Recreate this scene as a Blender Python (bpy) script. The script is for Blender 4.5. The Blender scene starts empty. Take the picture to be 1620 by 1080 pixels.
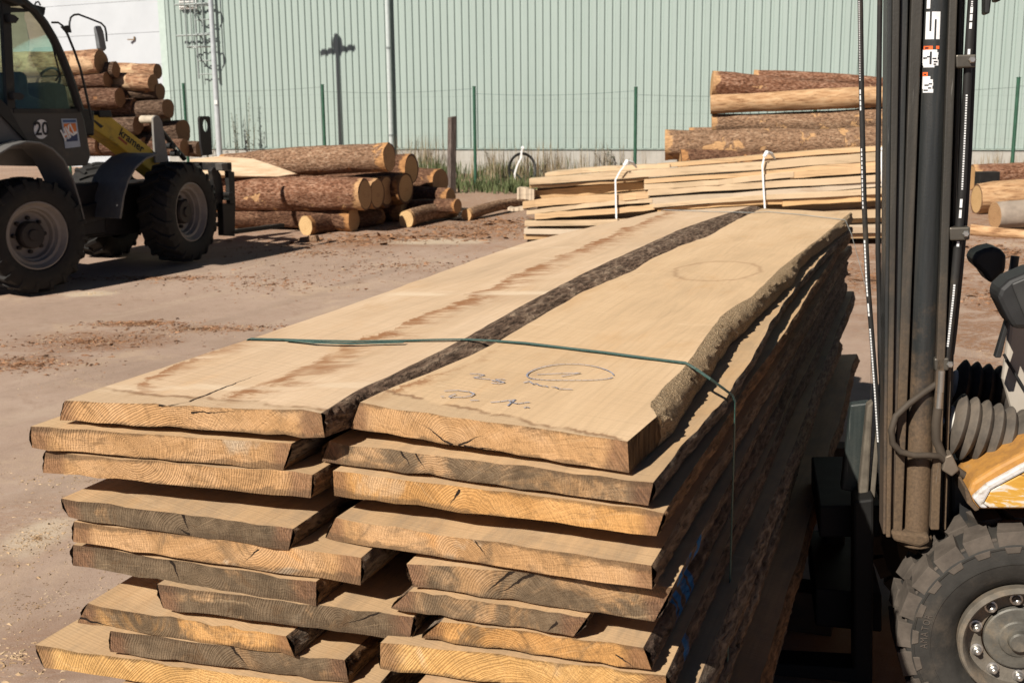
import bpy, bmesh, math, random
from mathutils import Vector, Matrix, noise as mn
random.seed(7)
scene = bpy.context.scene
C = scene.collection
rad = math.radians

# ------------------------------------------------------------------ camera maths (photo pixels 1620x1080 -> rays)
ROLL = 0.0096; TH = rad(11.2); CAMH = 1.65; FPX = 1800.0
ct, st = math.cos(TH), math.sin(TH)
EYE = Vector((0, 0, CAMH))
def ray(px, py):
    a = (px - 810) / FPX; b = (540 - py) / FPX; a, b = a + ROLL * b, b - ROLL * a
    return Vector((a, ct + b * st, -st + b * ct))
def on_z(px, py, z):
    r = ray(px, py); return EYE + r * ((z - CAMH) / r.z)
def on_plane(px, py, p, n):
    r = ray(px, py); p = Vector(p); n = Vector(n)
    return EYE + r * ((p - EYE).dot(n) / r.dot(n))
def at_Y(px, py, Y):
    r = ray(px, py); return EYE + r * (Y / r.y)
def sstep(a, b, x):
    t = min(1, max(0, (x - a) / (b - a))); return t * t * (3 - 2 * t)
def gz(x, y):
    t = min(y, 26.0) - 9.5
    return 0.20 * sstep(2, 8, x) * sstep(13, 20, y) + (0.0 if t <= 0 else 0.03 * t * sstep(-1, 3, t))
def on_ground(px, py):
    z = 0.0
    for _ in range(25):
        p = on_z(px, py, z); z = 0.5 * z + 0.5 * gz(p.x, p.y)
    return Vector((p.x, p.y, gz(p.x, p.y)))

# ------------------------------------------------------------------ nodes
class NG:
    def __init__(s, name, rough=0.7, metal=0.0, spec=0.3):
        s.m = bpy.data.materials.new(name); s.m.use_nodes = True
        s.nt = s.m.node_tree; s.b = s.nt.nodes['Principled BSDF']
        s.b.inputs['Roughness'].default_value = rough
        s.b.inputs['Metallic'].default_value = metal
        s.b.inputs['Specular IOR Level'].default_value = spec
    def put(s, inp, v):
        if hasattr(v, 'is_output'): s.nt.links.new(v, inp)
        elif v is not None:
            if isinstance(v, (tuple, list)) and len(v) == 3 and inp.type == 'RGBA': v = (*v, 1)
            inp.default_value = v
    def coord(s, k='Object'): return s.nt.nodes.new('ShaderNodeTexCoord').outputs[k]
    def noise(s, vec, scale=5, detail=4, rough=0.55, dist=0.0, col=False):
        n = s.nt.nodes.new('ShaderNodeTexNoise'); s.put(n.inputs['Vector'], vec)
        s.put(n.inputs['Scale'], scale); n.inputs['Detail'].default_value = detail
        n.inputs['Roughness'].default_value = rough; n.inputs['Distortion'].default_value = dist
        return n.outputs['Color' if col else 'Fac']
    def voro(s, vec, scale=5, feature='F1', rand=1.0):
        n = s.nt.nodes.new('ShaderNodeTexVoronoi'); n.feature = feature
        s.put(n.inputs['Vector'], vec); n.inputs['Scale'].default_value = scale
        n.inputs['Randomness'].default_value = rand
        return n.outputs['Distance']
    def math(s, op, a, b=None, c=None, clamp=False):
        n = s.nt.nodes.new('ShaderNodeMath'); n.operation = op; n.use_clamp = clamp
        s.put(n.inputs[0], a)
        if b is not None: s.put(n.inputs[1], b)
        if c is not None: s.put(n.inputs[2], c)
        return n.outputs[0]
    def vmath(s, op, a, b):
        n = s.nt.nodes.new('ShaderNodeVectorMath'); n.operation = op
        s.put(n.inputs[0], a); s.put(n.inputs[1], b); return n.outputs[0]
    def sep(s, v):
        n = s.nt.nodes.new('ShaderNodeSeparateXYZ'); s.put(n.inputs[0], v); return n.outputs
    def comb(s, x, y, z):
        n = s.nt.nodes.new('ShaderNodeCombineXYZ')
        for i, v in enumerate((x, y, z)): s.put(n.inputs[i], v)
        return n.outputs[0]
    def ss(s, a, b, x):                                             # smooth step
        n = s.nt.nodes.new('ShaderNodeMapRange'); n.interpolation_type = 'SMOOTHSTEP'
        s.put(n.inputs['Value'], x); s.put(n.inputs['From Min'], a); s.put(n.inputs['From Max'], b)
        return n.outputs[0]
    def ramp(s, f, stops):
        n = s.nt.nodes.new('ShaderNodeValToRGB'); e = n.color_ramp.elements
        while len(e) < len(stops): e.new(0.5)
        for i, (p, c) in enumerate(stops):
            e[i].position = p; e[i].color = (*c, 1) if len(c) == 3 else c
        s.put(n.inputs[0], f); return n.outputs[0]
    def mix(s, f, a, b, mode='MIX'):
        n = s.nt.nodes.new('ShaderNodeMix'); n.data_type = 'RGBA'; n.blend_type = mode
        s.put(n.inputs[0], f); s.put(n.inputs[6], a); s.put(n.inputs[7], b)
        return n.outputs[2]
    def bump(s, h, strength=0.5, dist=0.01):
        n = s.nt.nodes.new('ShaderNodeBump'); s.put(n.inputs['Height'], h)
        n.inputs['Strength'].default_value = strength; n.inputs['Distance'].default_value = dist
        s.nt.links.new(n.outputs[0], s.b.inputs['Normal'])
    def color(s, c): s.put(s.b.inputs['Base Color'], c)
    def rough(s, c): s.put(s.b.inputs['Roughness'], c)

def k3(c, f): return tuple(min(1, x * f) for x in c)

def m_plain(name, c, rough=0.6, metal=0.0, var=0.25, scale=12, bump=0.0, spec=0.3, dirt=None, dirt_amt=0.5):
    g = NG(name, rough, metal, spec); v = g.coord()
    f = g.noise(v, scale, 5, 0.6)
    col = g.ramp(f, [(0.3, k3(c, 1 - var)), (0.7, k3(c, 1 + var))])
    if dirt:
        d = g.noise(v, scale * 0.4, 6, 0.7)
        col = g.mix(g.math('MULTIPLY', g.ss(0.62 - 0.3 * dirt_amt, 0.75, d), min(1, dirt_amt + 0.25)), col, dirt)
    g.color(col)
    g.rough(g.math('ADD', g.math('MULTIPLY', f, 0.25), rough - 0.12))
    if bump: g.bump(g.noise(v, scale * 4, 4, 0.7), bump, 0.004)
    return g.m

# ---- sawn plank face. local x across, y along
def m_face(name, tone=(0.60, 0.432, 0.28), seed=0.0, stains=(), wet=(), end_line=None, edge=0.48, grey=0.0, ring=None, pale=(), cracks=()):
    g = NG(name, 0.75, 0, 0.25); v = g.coord(); x, y, z = g.sep(v)
    vs = g.vmath('ADD', v, (seed * 3.1, seed * 1.7, seed))
    grain = g.noise(g.vmath('MULTIPLY', vs, (55, 2.2, 40)), 1.0, 5, 0.6, 0.6)
    big = g.noise(g.vmath('MULTIPLY', vs, (5, 1.1, 5)), 1.0, 4, 0.6, 0.8)
    col = g.ramp(big, [(0.25, k3(tone, 0.80)), (0.5, tone), (0.78, (tone[0] * 1.12, tone[1] * 1.16, tone[2] * 1.22))])
    col = g.mix(g.math('MULTIPLY', g.ss(0.5, 0.75, grain), 0.28), col, k3(tone, 0.62))
    warm = g.noise(g.vmath('MULTIPLY', vs, (9, 2.4, 5)), 1.0, 5, 0.65, 0.4)
    col = g.mix(g.math('MULTIPLY', g.ss(0.55, 0.75, warm), 0.35), col, (tone[0] * 0.95, tone[1] * 0.80, tone[2] * 0.62))
    cath = g.math('SINE', g.math('ADD', g.math('MULTIPLY', x, 330.0), g.math('MULTIPLY', g.noise(g.vmath('MULTIPLY', vs, (7, 0.8, 1)), 1.0, 3, 0.5, 0.5), 46.0)))
    col = g.mix(g.math('MULTIPLY', g.ss(0.2, 1.0, cath), 0.09), col, k3(tone, 0.55))
    fine = g.noise(g.vmath('MULTIPLY', vs, (240, 5, 100)), 1.0, 3, 0.6)
    col = g.mix(g.math('MULTIPLY', g.ss(0.52, 0.72, fine), 0.22), col, k3(tone, 0.60))
    blot = g.noise(g.vmath('MULTIPLY', vs, (3.2, 1.6, 3)), 1.0, 7, 0.72, 0.9)
    col = g.mix(g.math('MULTIPLY', g.ss(0.52, 0.70, blot), 0.34), col, (tone[0] * 0.78, tone[1] * 0.66, tone[2] * 0.50))
    kn = g.voro(g.vmath('MULTIPLY', vs, (4.2, 1.5, 1)), 1.0)
    col = g.mix(g.math('MULTIPLY', g.ss(0.075, 0.02, kn), 0.6), col, (0.22, 0.11, 0.05))
    # circular-saw marks across the face
    saw = g.noise(g.comb(g.math('MULTIPLY', x, 3.0), g.math('MULTIPLY', g.math('ADD', y, g.math('MULTIPLY', x, 0.25)), 190), 0.0), 1.0, 2, 0.5)
    col = g.mix(g.math('MULTIPLY', g.ss(0.50, 0.66, saw), 0.22), col, k3(tone, 0.72))
    if grey:
        gn = g.noise(g.vmath('MULTIPLY', vs, (12, 4, 8)), 1.0, 5, 0.7)
        col = g.mix(g.math('MULTIPLY', g.ss(0.4, 0.65, gn), grey), col, (0.20, 0.165, 0.125))
    # pale drying patches (sharp-edged, streaky)
    wn = g.noise(g.vmath('MULTIPLY', vs, (4, 6.5, 5)), 1.0, 6, 0.7, 0.5)
    col = g.mix(g.math('MULTIPLY', g.ss(0.6, 0.66, wn), 0.3), col, (tone[0] * 1.2, tone[1] * 1.28, tone[2] * 1.4))
    # feathered tannin stains that follow a line x = a + b*y
    pr = g.comb(g.math('MULTIPLY', g.math('ADD', g.math('MULTIPLY', x, 0.935), g.math('MULTIPLY', y, 0.354)), 7.0),
                g.math('MULTIPLY', g.math('SUBTRACT', g.math('MULTIPLY', y, 0.935), g.math('MULTIPLY', x, 0.354)), 17.0), seed)
    strk = g.noise(pr, 1.0, 8, 0.70, 1.1)
    for (a, b, wid, amt, y0, y1) in stains:
        wob = g.noise(g.comb(seed + a * 9, g.math('MULTIPLY', y, 1.9), g.math('MULTIPLY', x, 2.0)), 1.0, 9, 0.78, 0.8)
        d = g.math('SUBTRACT', x, g.math('ADD', g.math('ADD', g.math('MULTIPLY', y, b), a), g.math('MULTIPLY', g.math('SUBTRACT', wob, 0.5), 0.26)))
        one = g.math('MULTIPLY', g.ss(-0.006, 0.004, d), g.ss(wid, 0.0, d))
        one = g.math('MULTIPLY', one, g.ss(0.30, 0.45, g.noise(g.comb(seed + a, g.math('MULTIPLY', y, 2.6), g.math('MULTIPLY', x, 3.0)), 1.0, 4, 0.6)))
        one = g.math('MULTIPLY', one, g.ss(0.44, 0.60, g.math('ADD', strk, g.math('MULTIPLY', g.ss(wid * 0.5, 0, d), 0.10))))
        line = g.math('MULTIPLY', g.ss(0.007, 0.0, g.math('ABSOLUTE', d)), g.ss(0.35, 0.6, g.noise(g.vmath('MULTIPLY', vs, (10, 9, 1)), 1, 3)))
        msk = g.math('MAXIMUM', one, g.math('MULTIPLY', line, 0.7))
        msk = g.math('MULTIPLY', msk, g.math('MULTIPLY', g.ss(y0, y0 + 0.12, y), g.ss(y1, y1 - 0.5, y)))
        col = g.mix(g.math('MULTIPLY', msk, amt), col, (0.25, 0.095, 0.026))
    if end_line:                                                    # wavy tannin line near the sawn end, pale beyond it
        yb, amp, slp = end_line; yb = g.math('ADD', g.math('MULTIPLY', x, slp), yb)
        wob = g.noise(g.comb(g.math('MULTIPLY', x, 7.0), seed, 0.0), 1.0, 6, 0.62)
        d = g.math('SUBTRACT', y, g.math('ADD', yb, g.math('MULTIPLY', g.math('SUBTRACT', wob, 0.5), amp)))
        ln = g.math('MULTIPLY', g.ss(0.012, 0.0, g.math('ABSOLUTE', d)), g.ss(0.3, 0.55, g.noise(g.vmath('MULTIPLY', vs, (22, 22, 1)), 1, 3)))
        col = g.mix(g.math('MULTIPLY', ln, 0.95), col, (0.17, 0.07, 0.025))
        sh = g.math('MULTIPLY', g.ss(0.012, -0.004, d), 0.45)
        col = g.mix(sh, col, (0.42, 0.30, 0.185))
    if ring:                                                        # ring left by water
        cx, cy, rx, ry = ring
        q = g.comb(g.math('DIVIDE', g.math('SUBTRACT', x, cx), rx), g.math('DIVIDE', g.math('SUBTRACT', y, cy), ry), 0.0)
        q = g.vmath('ADD', q, g.vmath('MULTIPLY', g.noise(v, 14, 4, 0.6, 0, True), (0.35, 0.35, 0)))
        ln_ = g.nt.nodes.new('ShaderNodeVectorMath'); ln_.operation = 'LENGTH'
        g.put(ln_.inputs[0], g.vmath('SUBTRACT', q, (0.175, 0.175, 0)))
        rr = g.math('ABSOLUTE', g.math('SUBTRACT', ln_.outputs['Value'], 1.0))
        col = g.mix(g.math('MULTIPLY', g.ss(0.10, 0.0, rr), 0.42), col, (0.26, 0.14, 0.07))
    qq = g.math('SUBTRACT', g.math('MULTIPLY', y, 0.935), g.math('MULTIPLY', x, 0.354))
    for (q0, wd_) in pale:                                          # pale marks left by stacking laths
        d = g.math('ABSOLUTE', g.math('SUBTRACT', g.math('ADD', qq, g.math('MULTIPLY', g.math('SUBTRACT', g.noise(v, 9, 4, .7), 0.5), 0.03)), q0))
        col = g.mix(g.math('MULTIPLY', g.ss(wd_, wd_ * 0.4, d), g.math('MULTIPLY', g.ss(0.35, 0.6, g.noise(g.vmath('MULTIPLY', vs, (6, 12, 1)), 1, 4)), 0.55)), col, (0.70, 0.56, 0.40))
    for (ax, ay, bx, by, wd_) in cracks:                            # drying splits running in from the end
        L = math.hypot(bx - ax, by - ay); dx, dy = (bx - ax) / L, (by - ay) / L
        qx = g.math('SUBTRACT', x, ax); qy = g.math('SUBTRACT', y, ay); t = g.math('ADD', g.math('MULTIPLY', qx, dx), g.math('MULTIPLY', qy, dy))
        n_ = g.math('ABSOLUTE', g.math('ADD', g.math('SUBTRACT', g.math('MULTIPLY', qx, dy), g.math('MULTIPLY', qy, dx)), g.math('MULTIPLY', g.math('SUBTRACT', g.noise(v, 30, 3), 0.5), 0.012)))
        cm = g.math('MULTIPLY', g.math('LESS_THAN', n_, g.math('MULTIPLY', g.ss(L * 1.05, 0.0, t), wd_)), g.math('MULTIPLY', g.math('GREATER_THAN', t, -0.002), g.math('LESS_THAN', t, L)))
        col = g.mix(cm, col, (0.035, 0.018, 0.009))
    # knots & pin flecks
    fl = g.noise(g.vmath('MULTIPLY', vs, (160, 60, 60)), 1.0, 2)
    col = g.mix(g.math('MULTIPLY', g.ss(0.70, 0.78, fl), 0.4), col, k3(tone, 0.5))
    g.color(col)
    g.bump(g.math('ADD', g.math('MULTIPLY', saw, 0.5), g.math('MULTIPLY', grain, 0.6)), 0.35, 0.005)
    return g.m

# ---- end grain: local x across (0..w), z up (-th..0)
def m_end(name, w, tone=(0.50, 0.28, 0.115), grey=0.2, white=0.2, cx=0.5, cz=-0.1, seed=0.0, cracks=(), dark_edge=0.05, th=0.045):
    g = NG(name, 0.8, 0, 0.2); v = g.coord(); x, y, z = g.sep(v)
    wob = g.noise(g.vmath('ADD', v, (seed, 0, seed)), 9, 4, 0.55)
    wob2 = g.math('MULTIPLY', g.math('SUBTRACT', wob, 0.5), 0.05)
    px = g.math('ADD', g.math('SUBTRACT', x, cx * w), wob2); pz = g.math('ADD', g.math('SUBTRACT', z, cz), wob2)
    r = g.math('SQRT', g.math('ADD', g.math('POWER', px, 2.0), g.math('POWER', pz, 2.0)))
    an = g.math('ARCTAN2', pz, px)
    rn = g.noise(g.comb(g.math('MULTIPLY', r, 60.0), seed, 0.0), 1.0, 3)
    rings = g.math('SINE', g.math('ADD', g.math('MULTIPLY', r, 1500.0), g.math('MULTIPLY', rn, 22.0)))
    rays = g.noise(g.comb(g.math('MULTIPLY', an, 46.0), g.math('MULTIPLY', r, 6.0), seed), 1.0, 4, 0.7)
    sawm = g.noise(g.comb(g.math('ADD', g.math('MULTIPLY', x, 260.0), g.math('MULTIPLY', z, 190.0)), g.math('MULTIPLY', z, 14.0), seed), 1.0, 3, 0.6)
    big = g.noise(g.vmath('ADD', g.vmath('MULTIPLY', v, (1, 1, 1.6)), (seed * 2, 0, seed)), 8, 5, 0.6, 0.6)
    col = g.ramp(big, [(0.2, k3(tone, 0.62)), (0.46, tone), (0.62, (tone[0] * 1.18, tone[1] * 1.25, tone[2] * 1.4)), (0.8, (tone[0] * 1.1, tone[1] * 0.95, tone[2] * 0.7))])
    gn = g.noise(g.vmath('ADD', v, (seed * 5, 0, 3)), 6.5, 6, 0.68, 1.1)
    gm = g.math('MULTIPLY', g.ss(0.60 - 0.36 * grey, 0.72 - 0.30 * grey, gn), min(0.9, 0.35 + grey))
    col = g.mix(gm, col, g.ramp(g.noise(v, 30, 5, 0.7), [(0.3, (0.045, 0.036, 0.025)), (0.7, (0.17, 0.125, 0.08))]))
    wn = g.noise(g.vmath('ADD', v, (seed * 7, 0, 9)), 7, 5, 0.6, 0.5)
    col = g.mix(g.math('MULTIPLY', g.ss(0.60, 0.70, wn), white), col, (0.60, 0.48, 0.34))
    col = g.mix(g.math('MULTIPLY', g.math('MULTIPLY', g.ss(0.0, 0.9, rings), g.ss(0.35, 0.65, g.noise(g.vmath('ADD', v, (seed, 3, 1)), 10, 3))), 0.36), col, g.mix(0.62, col, (0.08, 0.04, 0.015)))
    col = g.mix(g.math('MULTIPLY', g.ss(0.52, 0.72, rays), 0.42), col, g.mix(0.55, col, (0.07, 0.04, 0.02)))
    col = g.mix(g.math('MULTIPLY', g.ss(0.60, 0.74, g.math('SUBTRACT', 1.0, rays)), 0.30), col, (0.70, 0.50, 0.29))
    col = g.mix(g.math('MULTIPLY', g.ss(0.5, 0.7, sawm), 0.36), col, g.mix(0.6, col, (0.06, 0.035, 0.016)))
    e = g.math('MINIMUM', x, g.math('SUBTRACT', w, x))
    em = g.ss(dark_edge, dark_edge * 0.45, g.math('ADD', e, g.math('MULTIPLY', g.math('SUBTRACT', wob, 0.5), 0.05)))
    col = g.mix(g.math('MULTIPLY', em, 0.72), col, g.ramp(sawm, [(0.35, (0.10, 0.05, 0.03)), (0.7, (0.27, 0.14, 0.075))]))
    stn = g.noise(g.vmath('ADD', g.vmath('MULTIPLY', v, (1, 1, 1.4)), (seed * 3, 5, 0)), 13, 7, 0.75, 1.4)
    col = g.mix(g.math('MULTIPLY', g.ss(0.54, 0.68, stn), 0.5), col, (0.115, 0.062, 0.028))
    e2 = g.math('ADD', g.math('MINIMUM', g.math('MULTIPLY', z, -1.0), g.math('ADD', z, th)), g.math('MULTIPLY', g.math('SUBTRACT', g.noise(v, 38, 5, 0.7), 0.5), 0.026))
    col = g.mix(g.math('MULTIPLY', g.ss(0.007, 0.0, e2), 0.62), col, (0.085, 0.055, 0.032))
    band = g.noise(g.comb(g.math('ADD', g.math('MULTIPLY', x, 26.0), g.math('MULTIPLY', z, 17.0)), seed, 0.0), 1.0, 3, 0.6)
    col = g.mix(g.math('MULTIPLY', g.ss(0.52, 0.70, band), 0.22), col, g.mix(0.6, col, (0.06, 0.04, 0.02)))
    hh = g.math('ADD', g.math('MULTIPLY', rings, 0.2), g.math('ADD', rays, g.math('ADD', sawm, g.noise(v, 120, 4, 0.75))))
    for (ax, az, bx, bz, wd) in cracks:                             # drying checks a->b in local metres
        L = math.hypot(bx - ax, bz - az); dx, dz = (bx - ax) / L, (bz - az) / L
        qx = g.math('SUBTRACT', x, ax); qz = g.math('SUBTRACT', z, az)
        t = g.math('ADD', g.math('MULTIPLY', qx, dx), g.math('MULTIPLY', qz, dz))
        n_ = g.math('ABSOLUTE', g.math('ADD', g.math('SUBTRACT', g.math('MULTIPLY', qx, dz), g.math('MULTIPLY', qz, dx)), g.math('MULTIPLY', g.math('SUBTRACT', g.noise(v, 45, 3), 0.5), 0.010)))
        wv = g.math('MULTIPLY', g.ss(L, 0.0, t), wd * 0.72)
        cm = g.math('MULTIPLY', g.math('LESS_THAN', n_, wv), g.math('MULTIPLY', g.math('GREATER_THAN', t, 0.0), g.math('LESS_THAN', t, L)))
        col = g.mix(cm, col, (0.018, 0.011, 0.007)); hh = g.math('SUBTRACT', hh, g.math('MULTIPLY', cm, 4.0))
    g.color(col); g.bump(hh, 0.55, 0.005)
    return g.m

def m_bark(name, c0, c1, c2, patch=None, pth=0.62, stretch=(7, 7, 1.3), fs=9.0, bump=0.9, marks=(), rim=False):
    g = NG(name, 0.9, 0, 0.15); v = g.coord()
    vs = g.vmath('MULTIPLY', v, stretch)
    n1 = g.noise(vs, fs / 3, 7, 0.72, 0.7); n2 = g.voro(vs, fs * 0.8)
    f = g.math('ADD', g.math('MULTIPLY', n1, 0.75), g.math('MULTIPLY', n2, 0.35))
    col = g.ramp(f, [(0.30, c0), (0.52, c1), (0.78, c2)])
    drift = g.noise(v, 1.6, 3, 0.5); col = g.mix(g.math('MULTIPLY', g.ss(0.45, 0.65, drift), 0.35), col, k3(c1, 0.55))
    n5 = g.noise(g.vmath('MULTIPLY', vs, (2.6, 2.6, 2.6)), fs / 2, 6, 0.75, 0.8); col = g.mix(g.math('MULTIPLY', g.ss(0.56, 0.64, n5), 0.55), col, k3(c0, 0.8))
    f = g.math('SUBTRACT', f, g.math('MULTIPLY', g.ss(0.54, 0.64, n5), 0.35))
    fine = g.noise(v, 85, 4, 0.7)
    col = g.mix(g.math('MULTIPLY', g.ss(0.55, 0.75, fine), 0.35), col, k3(c0, 0.7))
    if patch:
        pn = g.noise(g.vmath('MULTIPLY', v, (stretch[0] * .35, stretch[1] * .35, stretch[2] * .9)), 1.0, 5, 0.6, 0.4)
        pm = g.ss(pth, pth + 0.03, pn)
        col = g.mix(pm, col, g.ramp(g.noise(vs, 6, 4), [(0.3, k3(patch, 0.6)), (0.7, patch)]))
        f = g.math('MULTIPLY', f, g.math('SUBTRACT', 1.0, g.math('MULTIPLY', pm, 0.7)))
    if rim:                                                         # bark torn away towards the sawn ends
        at = g.nt.nodes.new('ShaderNodeAttribute'); at.attribute_name = 'rim'
        rn_ = g.noise(g.vmath('MULTIPLY', v, (4, 4, 3)), 1.0, 5, 0.65, 0.5)
        rm_ = g.ss(0.60, 0.66, g.math('ADD', g.math('MULTIPLY', at.outputs['Fac'], 0.42), g.math('MULTIPLY', rn_, 0.6)))
        col = g.mix(rm_, col, g.ramp(g.noise(vs, 5, 4), [(0.3, k3(patch, 0.5)), (0.7, k3(patch, 1.0))])); f = g.math('MULTIPLY', f, g.math('SUBTRACT', 1.0, g.math('MULTIPLY', rm_, 0.7)))
    for (ya, yb, xs) in marks:                                      # blue timber paint bands along local y
        y = g.sep(v)[1]; nn = g.math('MULTIPLY', g.math('SUBTRACT', g.noise(v, 30, 3), 0.5), 0.03)
        yy = g.math('ADD', y, nn)
        mk = g.math('MULTIPLY', g.ss(ya - 0.004, ya + 0.004, yy), g.ss(yb + 0.004, yb - 0.004, yy))
        col = g.mix(g.math('MULTIPLY', mk, g.ss(0.3, 0.5, g.noise(v, 22, 3))), col, (0.02, 0.12, 0.30))
    g.color(col); g.bump(f, bump, 0.02)
    return g.m

def m_rings(name, c, c2, freq=420, edge_r=0.2, edge_c=(0.10, 0.05, 0.03)):
    g = NG(name, 0.8, 0, 0.2); v = g.coord(); x, y, z = g.sep(v)
    w = g.math('MULTIPLY', g.noise(v, 7, 4), 0.05)
    r = g.math('SQRT', g.math('ADD', g.math('POWER', x, 2.0), g.math('POWER', y, 2.0)))
    rg = g.math('SINE', g.math('MULTIPLY', g.math('ADD', r, w), float(freq)))
    col = g.mix(g.math('MULTIPLY', g.ss(-0.2, 1, rg), 0.4), c, c2)
    col = g.mix(g.math('MULTIPLY', g.ss(0.5, 0.7, g.noise(v, 10, 5, 0.65)), 0.5), col, c2)
    an = g.math('ARCTAN2', y, x)
    ry = g.noise(g.comb(g.math('MULTIPLY', an, 9.0), g.math('MULTIPLY', r, 3.0), 0.0), 1, 4, 0.7)
    col = g.mix(g.math('MULTIPLY', g.ss(0.6, 0.75, ry), 0.5), col, k3(c2, 0.4))
    col = g.mix(g.ss(edge_r * 0.9, edge_r * 0.97, r), col, edge_c)
    g.color(col); g.bump(rg, 0.15, 0.003)
    return g.m

# ------------------------------------------------------------------ meshes
class MB:
    def __init__(s): s.v = []; s.f = []; s.m = []
    def add(s, verts, faces, mi=0):
        o = len(s.v); s.v += [Vector(p) for p in verts]
        s.f += [tuple(o + i for i in f) for f in faces]; s.m += [mi] * len(faces)
        return s
    def box(s, lo, hi, mi=0, M=None):
        (a, b, c), (d, e, f) = lo, hi
        vs = [Vector(p) for p in ((a, b, c), (d, b, c), (d, e, c), (a, e, c), (a, b, f), (d, b, f), (d, e, f), (a, e, f))]
        if M: vs = [M @ p for p in vs]
        return s.add(vs, [(3, 2, 1, 0), (4, 5, 6, 7), (0, 1, 5, 4), (1, 2, 6, 5), (2, 3, 7, 6), (3, 0, 4, 7)], mi)
    def hexa(s, b4, t4, mi=0):
        return s.add(list(b4) + list(t4), [(3, 2, 1, 0), (4, 5, 6, 7), (0, 1, 5, 4), (1, 2, 6, 5), (2, 3, 7, 6), (3, 0, 4, 7)], mi)
    def prism(s, pts, off, mi=0):                                   # outline extruded by the vector off
        n = len(pts); off = Vector(off)
        return s.add([Vector(p) for p in pts] + [Vector(p) + off for p in pts],
                     [tuple(range(n)), tuple(reversed(range(n, 2 * n)))] + [(i, i + n, (i + 1) % n + n, (i + 1) % n) for i in range(n)], mi)
    def tube(s, pts, r, n=8, mi=0, caps=True):
        pts = [Vector(p) for p in pts]; k = len(pts); rr = r if isinstance(r, (list, tuple)) else [r] * k
        t0 = (pts[1] - pts[0]).normalized(); up = Vector((0, 0, 1)) if abs(t0.z) < 0.9 else Vector((1, 0, 0))
        nx = t0.cross(up).normalized(); vs = []; 
        for i, p in enumerate(pts):
            t = ((pts[min(i + 1, k - 1)] - p).normalized() + (p - pts[max(i - 1, 0)]).normalized()).normalized()
            nx = (nx - t * nx.dot(t)).normalized(); ny = t.cross(nx)
            vs += [p + (nx * math.cos(a) + ny * math.sin(a)) * rr[i] for a in (2 * math.pi * j / n for j in range(n))]
        fs = [(i * n + j, i * n + (j + 1) % n, (i + 1) * n + (j + 1) % n, (i + 1) * n + j) for i in range(k - 1) for j in range(n)]
        if caps: fs += [tuple(reversed(range(n))), tuple((k - 1) * n + j for j in range(n))]
        return s.add(vs, fs, mi)
    def lathe(s, prof, n=40, M=None, mi=0, a0=0, a1=2 * math.pi):   # prof (r, h) about local y axis
        full = abs(a1 - a0 - 2 * math.pi) < 1e-6; k = len(prof); m = n if full else n + 1
        vs = []
        for j in range(m):
            a = a0 + (a1 - a0) * j / n
            for (r, h) in prof: vs.append(Vector((r * math.cos(a), h, r * math.sin(a))))
        if M: vs = [M @ p for p in vs]
        fs = []
        for j in range(n):
            q = (j + 1) % m
            for i in range(k - 1): fs.append((j * k + i, j * k + i + 1, q * k + i + 1, q * k + i))
        return s.add(vs, fs, mi)
    def build(s, name, mats, parent=None, smooth=False, bevel=0.0, origin=True, ang=40, M=None, fix=True):
        me = bpy.data.meshes.new(name); vs = s.v; o = Vector((0, 0, 0))
        if M is not None:
            Mi = M.inverted(); vs = [Mi @ p for p in vs]
        elif parent is None and origin:
            o = Vector((sum(p.x for p in vs) / len(vs), sum(p.y for p in vs) / len(vs), min(p.z for p in vs)))
            vs = [p - o for p in vs]
        me.from_pydata([tuple(p) for p in vs], [], s.f)
        mats = mats if isinstance(mats, (list, tuple)) else [mats]
        for m in mats: me.materials.append(m)
        if len(mats) > 1: me.polygons.foreach_set('material_index', s.m)
        if fix:
            bm = bmesh.new(); bm.from_mesh(me); bmesh.ops.recalc_face_normals(bm, faces=bm.faces); bm.to_mesh(me); bm.free()
        if smooth:
            me.shade_smooth(); me.set_sharp_from_angle(angle=rad(ang))
        ob = bpy.data.objects.new(name, me); C.objects.link(ob)
        if parent is not None: ob.parent = parent
        elif M is not None: ob.matrix_world = M
        else: ob.location = o
        if bevel:
            b = ob.modifiers.new('bevel', 'BEVEL'); b.width = bevel; b.segments = 2; b.limit_method = 'ANGLE'; b.angle_limit = rad(35)
        return ob
def tag(o, label=None, cat=None, group=None, kind=None):
    if label: o['label'] = label
    if cat: o['category'] = cat
    if group: o['group'] = group
    if kind: o['kind'] = kind
    return o
def empty(name, loc, rz=0.0):
    o = bpy.data.objects.new(name, None); C.objects.link(o); o.location = loc; o.rotation_euler = (0, 0, rz); o.empty_display_size = 0.2
    return o
def kids(o): return [c for c in bpy.data.objects if c.parent == o]
def copy_tree(o, parent=None):
    c = o.copy(); C.objects.link(c); c.parent = parent
    for ch in kids(o): copy_tree(ch, c)
    return c
def text_geo(body, size, spacing=1.0, bold=0.0):
    cu = bpy.data.curves.new('t', 'FONT'); cu.body = body; cu.size = size; cu.space_character = spacing; cu.resolution_u = 3; cu.offset = bold
    ob = bpy.data.objects.new('t', cu); C.objects.link(ob)
    me = bpy.data.meshes.new_from_object(ob)
    vs = [v.co.copy() for v in me.vertices]; fs = [tuple(p.vertices) for p in me.polygons]
    bpy.data.objects.remove(ob); bpy.data.meshes.remove(me); bpy.data.curves.remove(cu)
    return vs, fs
def fr(p, sc, oct=4): return mn.fractal(Vector(p) * sc, 1.0, 2.0, oct)   # about -1..1
def interp(poly, t):                                                # poly list of (t, val) sorted
    if t <= poly[0][0]: return poly[0][1]
    for (a, va), (b, vb) in zip(poly, poly[1:]):
        if t <= b: return va + (vb - va) * (t - a) / (b - a)
    return poly[-1][1]

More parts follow.
